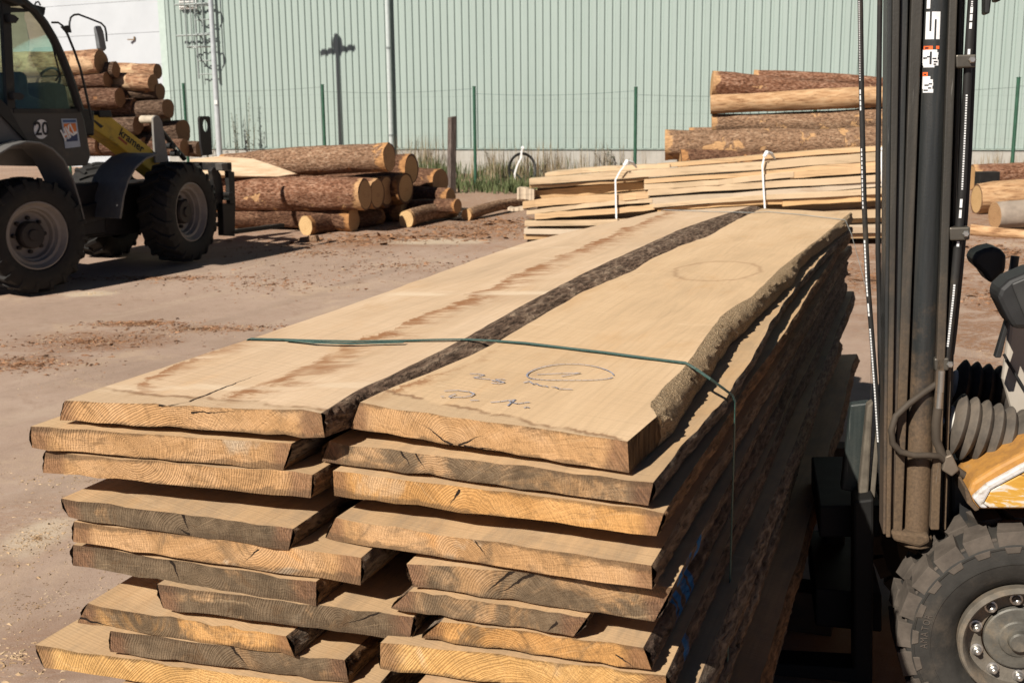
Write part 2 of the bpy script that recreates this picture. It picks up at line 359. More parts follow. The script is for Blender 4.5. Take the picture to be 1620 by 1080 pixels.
# ------------------------------------------------------------------ light, sky, camera
SUN_AZ = rad(38.5); SUN_EL = rad(38.5)                                   # travel azimuth (from +Y towards +X) and elevation
cam = bpy.data.cameras.new('camera'); camo = bpy.data.objects.new('camera', cam); C.objects.link(camo)
camo.matrix_world = Matrix.Translation(EYE) @ Matrix.Rotation(math.pi / 2 - TH, 4, 'X') @ Matrix.Rotation(-ROLL, 4, 'Z')
cam.sensor_width = 36; cam.lens = 40; cam.clip_end = 2000; cam.clip_start = 0.05
cam.dof.use_dof = True; cam.dof.focus_distance = 2.6; cam.dof.aperture_fstop = 11
scene.camera = camo
sun = bpy.data.lights.new('sun', 'SUN'); sun.energy = 5.0; sun.angle = rad(0.55); sun.color = (1.0, 0.93, 0.83)
suno = bpy.data.objects.new('sun', sun); C.objects.link(suno)
tdir = Vector((math.sin(SUN_AZ) * math.cos(SUN_EL), math.cos(SUN_AZ) * math.cos(SUN_EL), -math.sin(SUN_EL)))
suno.rotation_euler = tdir.to_track_quat('-Z', 'Y').to_euler(); suno.location = (-20, -25, 30)
w = bpy.data.worlds.new('World'); scene.world = w; w.use_nodes = True
bg = w.node_tree.nodes['Background']; sky = w.node_tree.nodes.new('ShaderNodeTexSky')
sky.sky_type = 'NISHITA'; sky.sun_disc = False; sky.sun_elevation = SUN_EL; sky.sun_rotation = SUN_AZ + math.pi; sky.air_density = 0.32; sky.dust_density = 0.15; sky.ozone_density = 0.4; sky.altitude = 2500
w.node_tree.links.new(sky.outputs[0], bg.inputs[0]); bg.inputs[1].default_value = 0.05
scene.view_settings.view_transform = 'Standard'; scene.view_settings.look = 'None'
scene.cycles.diffuse_bounces = 2; scene.cycles.max_bounces = 8
scene.view_settings.exposure = 0.55; scene.view_settings.gamma = 1.0
# ================================================================== SETTING
def make_ground():
    g = NG('ground_dust', 0.9, 0, 0.15); v = g.coord(); x, y, z = g.sep(v)
    big = g.noise(v, 0.55, 6, 0.62, 0.4); mid = g.noise(v, 3.0, 6, 0.68); fin = g.noise(v, 75, 5, 0.8); spk = g.noise(v, 210, 3, 0.7)
    col = g.ramp(big, [(0.3, (0.29, 0.207, 0.157)), (0.5, (0.35, 0.252, 0.194)), (0.72, (0.405, 0.302, 0.236))])
    col = g.mix(g.math('MULTIPLY', g.ss(0.5, 0.72, mid), 0.45), col, (0.30, 0.215, 0.155))
    agg = g.voro(v, 110)
    col = g.mix(g.math('MULTIPLY', g.ss(0.25, 0.05, agg), 0.30), col, (0.46, 0.40, 0.34))
    col = g.mix(g.math('MULTIPLY', g.ss(0.58, 0.75, fin), 0.45), col, (0.115, 0.09, 0.07))
    col = g.mix(g.math('MULTIPLY', g.ss(0.56, 0.68, spk), 0.55), col, (0.50, 0.42, 0.34)); col = g.mix(g.math('MULTIPLY', g.ss(0.44, 0.32, spk), 0.55), col, (0.10, 0.075, 0.055))
    mott = g.noise(v, 9, 6, 0.75); col = g.mix(g.math('MULTIPLY', g.ss(0.5, 0.68, mott), 0.38), col, (0.215, 0.155, 0.115)); col = g.mix(g.math('MULTIPLY', g.ss(0.45, 0.3, mott), 0.35), col, (0.42, 0.35, 0.29))
    trk = g.noise(g.vmath('MULTIPLY', g.comb(g.math('SUBTRACT', x, g.math('MULTIPLY', y, 0.55)), g.math('ADD', y, x), 0.0), (1.9, 0.16, 1)), 1.0, 5, 0.6); col = g.mix(g.math('MULTIPLY', g.ss(0.54, 0.66, trk), 0.30), col, (0.21, 0.155, 0.118)); col = g.mix(g.math('MULTIPLY', g.ss(0.44, 0.34, trk), 0.25), col, (0.46, 0.36, 0.27))
    sd1 = g.noise(g.vmath('ADD', v, (31, 7, 0)), 0.9, 8, 0.74, 0.8); col = g.mix(g.math('MULTIPLY', g.math('MULTIPLY', g.ss(0.52, 0.66, sd1), g.ss(0.36, 0.6, fin)), 0.55), col, (0.50, 0.37, 0.25))
    sd2 = g.noise(g.vmath('ADD', v, (3, 57, 0)), 1.3, 8, 0.76, 0.8); col = g.mix(g.math('MULTIPLY', g.math('MULTIPLY', g.ss(0.54, 0.68, sd2), g.ss(0.40, 0.6, spk)), 0.6), col, (0.19, 0.105, 0.062))
    deb = g.noise(v, 1.7, 7, 0.72, 0.5); dfn = g.noise(g.vmath('MULTIPLY', v, (1, 2.2, 1)), 13, 6, 0.75)
    dcol = g.ramp(dfn, [(0.32, (0.055, 0.03, 0.02)), (0.5, (0.20, 0.105, 0.06)), (0.68, (0.36, 0.20, 0.11)), (0.8, (0.50, 0.36, 0.23))])
    zone = g.ss(12.6, 14.6, g.math('ADD', y, g.math('MULTIPLY', g.math('SUBTRACT', deb, 0.5), 5.0)))
    zone = g.math('MULTIPLY', zone, g.math('ADD', 0.12, g.math('MULTIPLY', g.ss(0.42, 0.56, dfn), 0.55)))
    zr = g.math('MULTIPLY', g.ss(2.2, 3.4, x), g.math('MULTIPLY', g.ss(6.5, 9.5, g.math('ADD', y, g.math('MULTIPLY', deb, 3.0))), g.ss(0.42, 0.52, deb)))
    msk = g.math('MAXIMUM', zone, g.math('MULTIPLY', zr, g.ss(0.40, 0.55, dfn)))
    for (px, py, rx, ry, am) in GROUND_PATCHES:
        p = on_ground(px, py)
        q = g.math('ADD', g.math('POWER', g.math('DIVIDE', g.math('SUBTRACT', x, p.x), rx), 2.0), g.math('POWER', g.math('DIVIDE', g.math('SUBTRACT', y, p.y), ry), 2.0))
        m = g.math('MULTIPLY', g.ss(1.2, 0.1, g.math('ADD', q, g.math('MULTIPLY', g.math('SUBTRACT', deb, 0.5), 2.4))), g.math('MULTIPLY', g.ss(0.40, 0.56, dfn), am))
        msk = g.math('MAXIMUM', msk, m)
    col = g.mix(msk, col, dcol)
    for (px, py, rx, ry) in ((142, 465, 0.34, 0.20), (60, 850, 0.16, 0.3), (690, 382, 0.9, 0.35)):  # pale sawdust
        p = on_ground(px, py)
        q = g.math('ADD', g.math('POWER', g.math('DIVIDE', g.math('SUBTRACT', x, p.x), rx), 2.0), g.math('POWER', g.math('DIVIDE', g.math('SUBTRACT', y, p.y), ry), 2.0))
        col = g.mix(g.math('MULTIPLY', g.ss(1.0, 0.0, g.math('ADD', q, g.math('MULTIPLY', g.math('SUBTRACT', mid, 0.5), 1.6))), 0.7), col, (0.52, 0.43, 0.32))
    g.color(col)
    g.bump(g.math('ADD', g.math('MULTIPLY', fin, 0.6), g.math('MULTIPLY', msk, dfn)), 0.45, 0.006)
    ys = [-25, -10, -4, 0, 4, 7] + [8 + 0.5 * i for i in range(42)] + [30, 36, 50, 90, 180, 400]
    xs = [-300, -120, -60, -30] + [-20 + i for i in range(41)] + [30, 60, 120, 300]
    mb = MB(); k = len(xs)
    mb.add([(xx, yy, gz(xx, yy)) for yy in ys for xx in xs], [(j * k + i, j * k + i + 1, (j + 1) * k + i + 1, (j + 1) * k + i) for j in range(len(ys) - 1) for i in range(k - 1)])
    tag(mb.build('ground', g.m, smooth=True, origin=False), kind='structure')
GROUND_PATCHES = [(140, 540, 0.75, 0.50, 0.9), (40, 575, 0.55, 0.35, 0.8), (215, 512, 0.45, 0.16, 1.0), (330, 520, 0.6, 0.22, 0.55), (250, 440, 1.0, 0.18, 0.5), (70, 465, 0.5, 0.2, 0.4),
                  (560, 385, 1.3, 0.6, 0.9), (760, 370, 1.2, 0.9, 0.9), (30, 835, 0.35, 0.5, 0.35), (20, 1050, 0.25, 0.3, 0.3), (1580, 460, 0.6, 0.5, 0.9), (1390, 440, 0.7, 0.9, 0.9)]
make_ground()

# ---- bark litter and shavings lying on the yard
def litter(name, mat, n, areas, lo, hi, seed):
    rnd = random.Random(seed); mb = MB()
    for _ in range(n):
        px, py, rx, ry = rnd.choice(areas); c = on_ground(px, py)
        a = rnd.random() * 6.283; rr = abs(rnd.gauss(0, 0.55))
        x, y = c.x + rx * rr * math.cos(a), c.y + ry * rr * math.sin(a)
        if on_pile(x, y): continue
        L = rnd.uniform(lo, hi) * (0.4 + rnd.random() ** 2 * 1.3); W = L * rnd.uniform(0.18, 0.5); T = min(.007, L * rnd.uniform(0.05, 0.14))
        M = Matrix.Translation((x, y, gz(x, y) + T * 0.45)) @ Matrix.Rotation(rnd.random() * 6.283, 4, 'Z') @ Matrix.Rotation(rnd.gauss(0, 0.22), 4, 'X') @ Matrix.Rotation(rnd.gauss(0, 0.2), 4, 'Y')
        j = lambda: rnd.uniform(0.6, 1.0)
        vs = [(-L / 2 * j(), -W / 2 * j(), -T / 2), (L / 2 * j(), -W / 2 * j(), -T / 2), (L / 2 * j(), W / 2 * j(), -T / 2), (-L / 2 * j(), W / 2 * j(), -T / 2), (rnd.uniform(-.2, .2) * L, 0, T)]
        mb.add([M @ Vector(p) for p in vs], [(3, 2, 1, 0), (0, 1, 4), (1, 2, 4), (2, 3, 4), (3, 0, 4)])
    tag(mb.build(name, mat), kind='stuff')
def on_pile(x, y):
    u = x * PU.x + y * PU.y; v_ = x * PV.x + y * PV.y
    return 1.3 < u < 6.1 and -1.45 < v_ < -0.2
PU = Vector((math.sin(rad(20.7)), math.cos(rad(20.7)), 0)); PV = Vector((PU.y, -PU.x, 0))
def m_litter(name, stops):
    g = NG(name, 0.9, 0, 0.15); g.color(g.ramp(g.noise(g.coord(), 9, 3, 0.6), stops)); return g.m
bark_area = [(140, 540, 0.9, 0.5), (40, 575, 0.7, 0.4), (215, 512, 0.5, 0.16), (330, 520, 0.8, 0.25), (250, 440, 1.4, 0.25), (560, 382, 1.6, 0.6), (700, 360, 1.6, 0.7), (790, 360, 1.3, 1.0), (640, 420, 1.8, 0.9),
             (500, 400, 1.6, 0.7), (1590, 470, 0.8, 0.8), (1395, 440, 0.8, 0.8), (1600, 400, 1.2, 1.6), (430, 450, 1.5, 0.9)]
litter('bark_litter', m_litter('bark_chip', [(0.3, (0.05, 0.028, 0.018)), (0.5, (0.19, 0.095, 0.05)), (0.7, (0.38, 0.21, 0.12))]), 9000, bark_area, 0.015, 0.055, 3)
litter('bark_strips', m_litter('bark_strip', [(0.3, (0.09, 0.048, 0.03)), (0.7, (0.36, 0.19, 0.10))]), 1500, [a for a in bark_area if a[1] < 400 or a[0] > 1300] + [(790, 350, 1.0, 0.7), (740, 372, 1.0, 0.5), (600, 375, 1.2, 0.4)] * 2, 0.05, 0.16, 5)
litter('wood_shavings', m_litter('shaving', [(0.3, (0.30, 0.19, 0.10)), (0.7, (0.56, 0.42, 0.27))]), 5500, bark_area + [(142, 465, 0.5, 0.25), (60, 850, 0.3, 0.5), (20, 1040, 0.3, 0.3), (60, 760, 0.7, 0.5)], 0.006, 0.024, 4)

litter('yard_grit', m_litter('grit', [(0.3, (0.09, 0.06, 0.04)), (0.5, (0.30, 0.20, 0.12)), (0.7, (0.55, 0.43, 0.30))]), 9000, [(150, 760, 1.0, 1.3), (60, 960, 0.5, 0.5), (60, 850, 0.3, 0.5), (300, 500, 2.0, 1.6), (120, 600, 1.3, 1.0), (450, 430, 2.4, 1.4), (1560, 560, 0.5, 0.6), (1390, 480, 0.5, 0.8)], 0.004, 0.014, 9)
# ---- warehouse
WA = rad(-21); WDIR = Vector((math.cos(WA), math.sin(WA), 0)); WN = Vector((math.sin(WA), -math.cos(WA), 0))
WP0 = at_Y(850, 236, 24.0); WO = on_plane(264, 180, WP0, WN); WO.z = 0
def W(px, py): p = on_plane(px, py, WP0, WN); return (p - WO).dot(WDIR), p.z
def wx(px): return W(px, 180)[0]
zpl = W(900, 236)[1]
def m_sheet():
    g = NG('green_sheet', 0.45, 0, 0.4); v = g.coord(); x, y, z = g.sep(v)
    n = g.noise(g.vmath('MULTIPLY', v, (3, 3, 0.35)), 1, 5, 0.6)
    col = g.ramp(n, [(0.3, (0.272, 0.333, 0.304)), (0.7, (0.302, 0.366, 0.336))])
    dn = g.noise(g.vmath('MULTIPLY', v, (2.2, 2, 3)), 1, 6, 0.7)
    low = g.math('MULTIPLY', g.ss(2.0, 0.6, g.math('ADD', z, g.math('MULTIPLY', dn, 0.8))), g.ss(0.45, 0.7, dn))
    col = g.mix(g.math('MULTIPLY', low, 0.35), col, (0.36, 0.31, 0.25))
    g.color(col); return g.m
def m_concrete():
    g = NG('plinth_concrete', 0.85, 0, 0.2); v = g.coord(); x, y, z = g.sep(v)
    n = g.noise(v, 2.5, 7, 0.7); st = g.noise(g.vmath('MULTIPLY', v, (5, 5, 0.6)), 1, 5, 0.65)
    col = g.ramp(n, [(0.3, (0.30, 0.285, 0.255)), (0.7, (0.40, 0.385, 0.35))])
    col = g.mix(g.math('MULTIPLY', g.ss(0.5, 0.75, st), 0.55), col, (0.25, 0.20, 0.15))
    g.color(col); g.bump(n, 0.2, 0.01); return g.m
xl, xr = 0.0, 32.0
hall = empty('warehouse', WO, WA); tag(hall, 'pale green ribbed metal warehouse on a grey concrete plinth behind the log piles', 'warehouse')
def T(o): return Matrix.Translation(o)
sheet = m_sheet(); conc = m_concrete()
rib = 0.163; prof = []; X = xl
while X < xr:
    prof += [(X, .031), (X + .088, .031), (X + .106, 0.0), (X + .145, 0.0)]
    X += rib
mb = MB(); k = len(prof)
mb.add([(p[0] - xl, -p[1], z) for z in (zpl + 0.02, 9.0) for p in prof], [(i, i + 1, k + i + 1, k + i) for i in range(k - 1)])
mb.build('ribbed_wall', sheet, hall)
MB().box((0, -0.02, -0.3), (xr - xl, 0.3, zpl - 0.012)).build('plinth', conc, hall, bevel=0.01)
MB().box((0, -0.05, zpl - 0.010), (xr - xl, 0.05, zpl + 0.018)).build('drip_flashing', m_plain('flashing', (0.22, 0.27, 0.24), 0.5), hall)
MB().box((-0.02, -0.05, zpl + 0.02), (0.17, -0.005, 9)).build('corner_trim', m_plain('trim', (0.41, 0.49, 0.45), 0.45, var=0.06), hall, bevel=0.006)
MB().box((0, 0.31, -0.3), (xr - xl, 12, 9.0)).build('hall_body', sheet, hall)
# vent
vx0, vx1 = W(286, 8)[0], W(313, 8)[0]; vz0 = W(300, 15)[1]
white = m_plain('white_paint', (0.72, 0.72, 0.70), 0.5, var=0.05)
vent = MB().box((vx0, -0.06, vz0), (vx1, -0.035, vz0 + 0.42)).build('wall_vent', white, hall, bevel=0.004)
mb = MB()
for i in range(7):
    M = T((0, 0, vz0 + 0.03 + i * 0.055)) @ Matrix.Translation((0, -0.085, 0)) @ Matrix.Rotation(rad(-35), 4, 'X')
    mb.box((vx0 + 0.02, -0.02, 0), (vx1 - 0.02, 0.022, 0.006), M=M)
mb.build('louvre', white, vent)
# ladder with safety cage
zin = m_plain('galvanised', (0.26, 0.29, 0.28), 0.5, 0.3, var=0.15)
lx0, lx1 = W(318, 60)[0], W(343, 60)[0]; lz = W(330, 125)[1]; LO = 0.17
lad = MB().tube([(lx0, -LO, lz), (lx0, -LO, 9)], 0.022, 6).build('ladder_rail', zin, hall, smooth=True)
MB().tube([(lx1, -LO, lz), (lx1, -LO, 9)], 0.022, 6).build('ladder_rail', zin, hall, smooth=True)
for i in range(14):
    z = lz + 0.1 + i * 0.30
    MB().tube([(lx0, -LO, z), (lx1, -LO, z)], 0.014, 6).build('rung', zin, hall, smooth=True)
cxm, cw = (lx0 + lx1) / 2, (lx1 - lx0) / 2
hoops = [W(360, y)[1] + .42 for y in (105, 40)] + [5.3]
for z in hoops:
    pts = [(lx0, -LO, z)] + [(cxm - (cw + 0.12) * math.cos(a), -LO - 0.04 - 0.42 * math.sin(a), z) for a in [math.pi * i / 12 for i in range(13)]] + [(lx1, -LO, z)]
    MB().tube(pts, 0.016, 6).build('cage_hoop', zin, hall, smooth=True)
for a in (0.8, 1.57, 2.34):
    x_, y_ = cxm - (cw + 0.12) * math.cos(a), -LO - 0.04 - 0.42 * math.sin(a)
    MB().tube([(x_, y_, hoops[0] - 0.02), (x_, y_, 9)], 0.013, 6).build('cage_bar', zin, hall, smooth=True)
for z in (W(330, 56)[1], 4.2):
    MB().tube([(W(288, 56)[0], -LO - 0.03, z), (lx1 + 0.02, -LO - 0.03, z)], 0.022, 6).build('ladder_bracket', zin, hall, smooth=True)
    MB().tube([(lx0, -LO, z), (lx0, 0.0, z)], 0.018, 6).build('ladder_bracket', zin, hall, smooth=True)
# rainwater pipe
px_ = W(620, 110)[0]
pipe = MB().tube([(px_, -0.13, zpl - 0.55), (px_, -0.13, 9)], 0.055, 14).build('rainwater_pipe', m_plain('pipe_grey', (0.50, 0.55, 0.53), 0.4, 0.2, var=0.08), hall, smooth=True)
for z in (zpl + 0.3, 3.1, 5.6):
    MB().lathe([(0.058, -0.02), (0.066, -0.02), (0.066, 0.02), (0.058, 0.02)], 14, T((px_, -0.13, z)) @ Matrix.Rotation(rad(90), 4, 'X')).box((px_ - 0.015, -0.08, z - 0.015), (px_ + 0.015, 0.0, z + 0.015)).build('pipe_clip', zin, pipe)

# ---- white hall beside it (recedes to the left)
c0 = on_plane(265, 180, WP0 - WN * .3, WN); dv = Vector((-math.cos(rad(27)), math.sin(rad(27)), 0)); nv = Vector((-dv.y, dv.x, 0))
if nv.y > 0: nv = -nv
wh = empty('white_hall', (c0.x, c0.y, 0)); tag(wh, 'white panelled hall to the left of the green ribbed warehouse', 'building')
wm = m_plain('white_panel', (0.45, 0.475, 0.50), 0.5, var=0.04, scale=2)
jz = [0.0, 1.45, 2.19, 2.93, 3.67, 4.41, 5.15, 5.9, 6.65, 9.0]
for a, b in zip(jz, jz[1:]):
    p0, p1 = Vector((0, 0, 0)), dv * 22
    MB().hexa([p0 + Vector((0, 0, a + .003)), p1 + Vector((0, 0, a + .003)), p1 - nv * .12 + Vector((0, 0, a + .003)), p0 - nv * .12 + Vector((0, 0, a + .003))],
              [p0 + Vector((0, 0, b - .003)), p1 + Vector((0, 0, b - .003)), p1 - nv * .12 + Vector((0, 0, b - .003)), p0 - nv * .12 + Vector((0, 0, b - .003))]).build('wall_panel', wm, wh, bevel=0.004)
MB().hexa([-nv * .13, dv * 22 - nv * .13, dv * 22 - nv * 6, -nv * 6], [-nv * .13 + Vector((0, 0, 9)), dv * 22 - nv * .13 + Vector((0, 0, 9)), dv * 22 - nv * 6 + Vector((0, 0, 9)), -nv * 6 + Vector((0, 0, 9))]).build('hall_body', m_plain('joint_grey', (0.42, 0.43, 0.44), 0.7), wh)
hk = on_plane(208, 63, c0 + nv * 0.05, nv) - Vector((c0.x, c0.y, 0))
MB().box((hk.x - 0.09, hk.y - 0.03, hk.z - 0.012), (hk.x + 0.08, hk.y + 0.02, hk.z + 0.012)).box((hk.x + 0.06, hk.y - 0.03, hk.z + 0.013), (hk.x + 0.085, hk.y + 0.02, hk.z + 0.07)).build('wall_bracket', m_plain('rusty', (0.25, 0.17, 0.1), 0.7), wh)

# ---- street lamp (pole seen, head above the frame; its shadow lies on the warehouse)
S0 = on_plane(535, 76, WP0, WN); kr = ray(345, 200); kk_ = kr.x / kr.y; t_ = (S0.x - kk_ * S0.y) / (tdir.x - kk_ * tdir.y)
lp = S0 - tdir * t_; LHZ = lp.z; lp.z = gz(lp.x, lp.y)
lamp = empty('street_lamp', lp); tag(lamp, 'pale grey lamp pole standing in front of the caged wall ladder', 'street lamp')
LH = LHZ - lp.z
MB().tube([(0, 0, 0), (0, 0, 1.0), (0, 0, LH)], [0.062, 0.058, 0.042], 16).build('pole', m_plain('lamp_grey', (0.50, 0.53, 0.54), 0.4, 0.3, var=0.08), lamp, smooth=True)
MB().lathe([(0.11, 0), (0.11, 0.02), (0.07, 0.05), (0.0, 0.05)], 16, Matrix.Rotation(rad(90), 4, 'X')).build('base_plate', zin, lamp)
MB().tube([WDIR * -0.44 + Vector((0, 0, LH - 0.12)), WDIR * 0.44 + Vector((0, 0, LH - 0.02))], 0.05, 8).build('cross_arm', zin, lamp, smooth=True)
MB().lathe([(0, -0.16), (0.11, -0.14), (0.14, -0.03), (0.12, 0.10), (0.06, 0.18), (0, 0.19)], 16, T((0, 0, LH + 0.05)) @ Matrix.Rotation(rad(90), 4, 'X')).build('lamp_head', zin, lamp, smooth=True)
MB().box((-0.03, -0.075, 1.52), (0.03, -0.052, 1.6)).build('label_plate', white, lamp)

# ---- wire fence
FY = 22.6
green = m_plain('fence_green', (0.025, 0.085, 0.05), 0.5, var=0.15)
tops = [(290, 133), (510, 135), (750, 138), (1006, 139)]
fp = [on_plane(px, py, WP0 + WN * 2.6, WN) for px, py in tops]
fs_ = (fp[3] - fp[2]); fs_.z = 0
fp += [fp[3] + fs_ * i + Vector((0, 0, .02 * i)) for i in range(1, 5)]; fp = [fp[0] - fs_ * i for i in (2, 1)] + fp
FO = Vector((fp[0].x, fp[0].y, 0)); fence = empty('wire_fence', FO, WA); tag(fence, 'green posted wire mesh fence running along the warehouse wall', 'fence')
wire = m_plain('wire', (0.13, 0.17, 0.15), 0.5, 0.3)
for p in fp:
    q = Vector(((p - FO).dot(WDIR), 0, p.z))
    po = MB().tube([(q.x, 0, -0.3), (q.x, 0, q.z)], 0.03, 10).build('fence_post', green, fence, smooth=True)
    MB().lathe([(0.034, -0.015), (0.034, 0.0), (0.02, 0.015), (0, 0.018)], 10, T((q.x, 0, q.z)) @ Matrix.Rotation(rad(-90), 4, 'X')).build('post_cap', green, po)
for p, q in zip(fp, fp[1:]):
    a, b = Vector(((p - FO).dot(WDIR), 0, p.z)), Vector(((q - FO).dot(WDIR), 0, q.z)); mb = MB(); zt = a.z - 0.12
    pts = [(a.x + (b.x - a.x) * t, -0.03, zt - 0.05 * math.sin(math.pi * t)) for t in [i / 10 for i in range(11)]]
    mb.tube(pts, 0.0035, 4)
    for j in range(1, 9): mb.tube([(a.x, -0.03, zt * j / 9 + .1), (b.x, -0.03, zt * j / 9 + .1)], 0.0011, 3)
    n = int((b.x - a.x) / 0.1)
    for j in range(n): 
        x_ = a.x + 0.1 * j; mb.tube([(x_, -0.03, 0), (x_, -0.03, zt - 0.03)], 0.0011, 3)
    mb.build('wire_mesh', wire, fence)

# ---- dark timber post by the left pile
c = on_ground(714, 306); zt = at_Y(718, 184, c.y).z
mb = MB(); wv = 0.058
b4 = [(-wv, -wv, 0), (wv, -wv, 0), (wv, wv, 0), (-wv, wv, 0)]
t4 = [(-wv + .05, -wv, zt - c.z - 0.02), (wv + .05, -wv, zt - c.z), (wv + .05, wv, zt - c.z), (-wv + .05, wv, zt - c.z - 0.02)]
po = mb.hexa(b4, t4).build('timber_post', m_bark('post_wood', (0.03, 0.022, 0.02), (0.09, 0.07, 0.06), (0.22, 0.18, 0.16), stretch=(20, 20, 1.2), bump=0.3), None, bevel=0.006, M=T(c) @ Matrix.Rotation(rad(38), 4, 'Z') if False else None, origin=False)
po.location = c; po.rotation_euler = (0, 0, rad(36))
tag(po, 'dark weathered square timber post standing upright beside the left log pile', 'post')

# ---- vegetation
def blades(mb, cx, cy, n, rx, ry, h, wd, rnd, lean=0.35):
    for _ in range(n):
        a, r = rnd.random() * 6.283, math.sqrt(rnd.random()); x, y = cx + rx * r * math.cos(a), cy + ry * r * math.sin(a); z = gz(x, y)
        hh = h * rnd.uniform(0.35, 1.0); b = rnd.random() * 6.283; dx, dy = math.cos(b), math.sin(b); l = hh * rnd.uniform(0, lean); w_ = wd * rnd.uniform(0.6, 1.2)
        px_, py_ = -dy * w_, dx * w_
        mb.add([(x - px_, y - py_, z), (x + px_, y + py_, z), (x + dx * l * .4 + px_ * .7, y + dy * l * .4 + py_ * .7, z + hh * .6), (x + dx * l * .4 - px_ * .7, y + dy * l * .4 - py_ * .7, z + hh * .6), (x + dx * l, y + dy * l, z + hh)],
               [(0, 1, 2, 3), (3, 2, 4)])
def m_leaf(name, a, b):
    g = NG(name, 0.7, 0, 0.2); g.color(g.ramp(g.noise(g.coord(), 3.0, 4, 0.7), [(0.3, a), (0.7, b)])); return g.m
rnd = random.Random(12); mb = MB()
for (px, py, n, rx, ry, h, wd) in ((740, 300, 170, 0.45, 0.8, 0.22, 0.012), (770, 296, 190, 0.6, 1.1, 0.24, 0.013), (800, 300, 240, 0.5, 0.9, 0.24, 0.012), (835, 302, 260, 0.4, 0.7, 0.26, 0.012), (765, 282, 260, 1.0, 0.6, 0.38, 0.011), (815, 280, 200, 0.7, 0.6, 0.38, 0.011), (690, 292, 260, 0.5, 0.6, 0.6, 0.010), (600, 285, 120, 1.6, 0.6, 0.6, 0.012), (950, 278, 160, 1.8, 0.5, 0.45, 0.010), (1300, 280, 150, 3.0, 0.6, 0.4, 0.012), (1600, 285, 60, 1.4, 0.5, 0.2, 0.012), (430, 275, 140, 1.8, 0.6, 0.4, 0.012)):
    c = on_ground(px, py); blades(mb, c.x, c.y, n, rx, ry, h, wd, rnd)
tag(mb.build('grass', m_leaf('grass_green', (0.04, 0.06, 0.022), (0.15, 0.17, 0.075)), fix=False), kind='stuff')
mb = MB()
for (px, py, n, rx, ry, h) in ((655, 285, 170, 0.55, 0.3, 0.95), (680, 285, 110, 0.4, 0.3, 1.0), (860, 285, 150, 0.5, 0.3, 0.85), (790, 288, 120, 0.6, 0.3, 0.9), (965, 280, 150, 0.6, 0.3, 0.9), (900, 284, 110, 0.6, 0.3, 0.7), (1015, 280, 80, 0.4, 0.3, 0.7), (1590, 278, 80, 0.6, 0.2, 0.5)):
    c = on_ground(px, py); blades(mb, c.x, c.y + 0.2, n, rx, ry, h, 0.0065, rnd, 0.3)
tag(mb.build('dry_grass', m_leaf('dry_stalk', (0.16, 0.12, 0.07), (0.34, 0.27, 0.17)), fix=False), kind='stuff')
def weed(px, Y, top_py, label, n, seed, spread):
    rnd = random.Random(seed); b = on_plane(px, 236, WP0 + WN * .35, WN); b.z = gz(b.x, b.y); h = on_plane(px, top_py, WP0 + WN * .35, WN).z - b.z
    root = empty('tall_weed', b); tag(root, label, 'weed', 'weeds along the warehouse wall')
    st_, lf = MB(), MB()
    for i in range(n):
        x0, y0 = rnd.gauss(0, 0.04), rnd.gauss(0, 0.04); hh = h * rnd.uniform(0.55, 1); lx_, ly_ = rnd.gauss(0, spread), rnd.gauss(0, spread * 0.6)
        pts = [(x0 + lx_ * t * t, y0 + ly_ * t * t, hh * t) for t in (0, .3, .6, .85, 1)]
        st_.tube(pts, [0.009, 0.008, 0.006, 0.004, 0.002], 5)
        for _ in range(int(46 * hh / 1.5)):
            t = rnd.uniform(0.12, 1); p = Vector((x0 + lx_ * t * t, y0 + ly_ * t * t, hh * t)); s_ = rnd.uniform(0.02, 0.05) * (1.3 - 0.6 * t)
            a = rnd.random() * 6.283; d = Vector((math.cos(a), math.sin(a), rnd.uniform(-0.5, 0.6))); e = Vector((-d.y, d.x, rnd.uniform(-.4, .4))) * 0.35
            lf.add([p, p + d * s_ + e * s_, p + d * s_ * 2.1, p + d * s_ - e * s_], [(0, 1, 2, 3)])
    st_.build('stem', m_leaf('weed_stem_%d' % seed, (0.10, 0.08, 0.05), (0.20, 0.15, 0.09)), root)
    lf.build('leaves', m_leaf('weed_leaf_%d' % seed, (0.035, 0.045, 0.025), (0.15, 0.14, 0.08)), root, fix=False)
weed(372, 21.5, 170, 'dark leafy weed to the right of the lamp pole, shorter of the two', 4, 1, 0.10)
weed(393, 21.8, 138, 'tallest thin weed climbing against the ribbed wall right of the lamp pole', 3, 2, 0.06)
weed(330, 21.6, 205, 'small dark weed at the foot of the wall left of the lamp pole', 5, 3, 0.14)
weed(650, 22.2, 205, 'dry weed at the plinth between the top log end and the dark post', 5, 4, 0.14)
weed(778, 22.2, 232, 'dry weed stalk at the plinth between the second fence post and the hose ring', 4, 5, 0.1)
weed(965, 22.2, 222, 'brown dry weed at the plinth left of the rightmost fence post', 6, 6, 0.15)

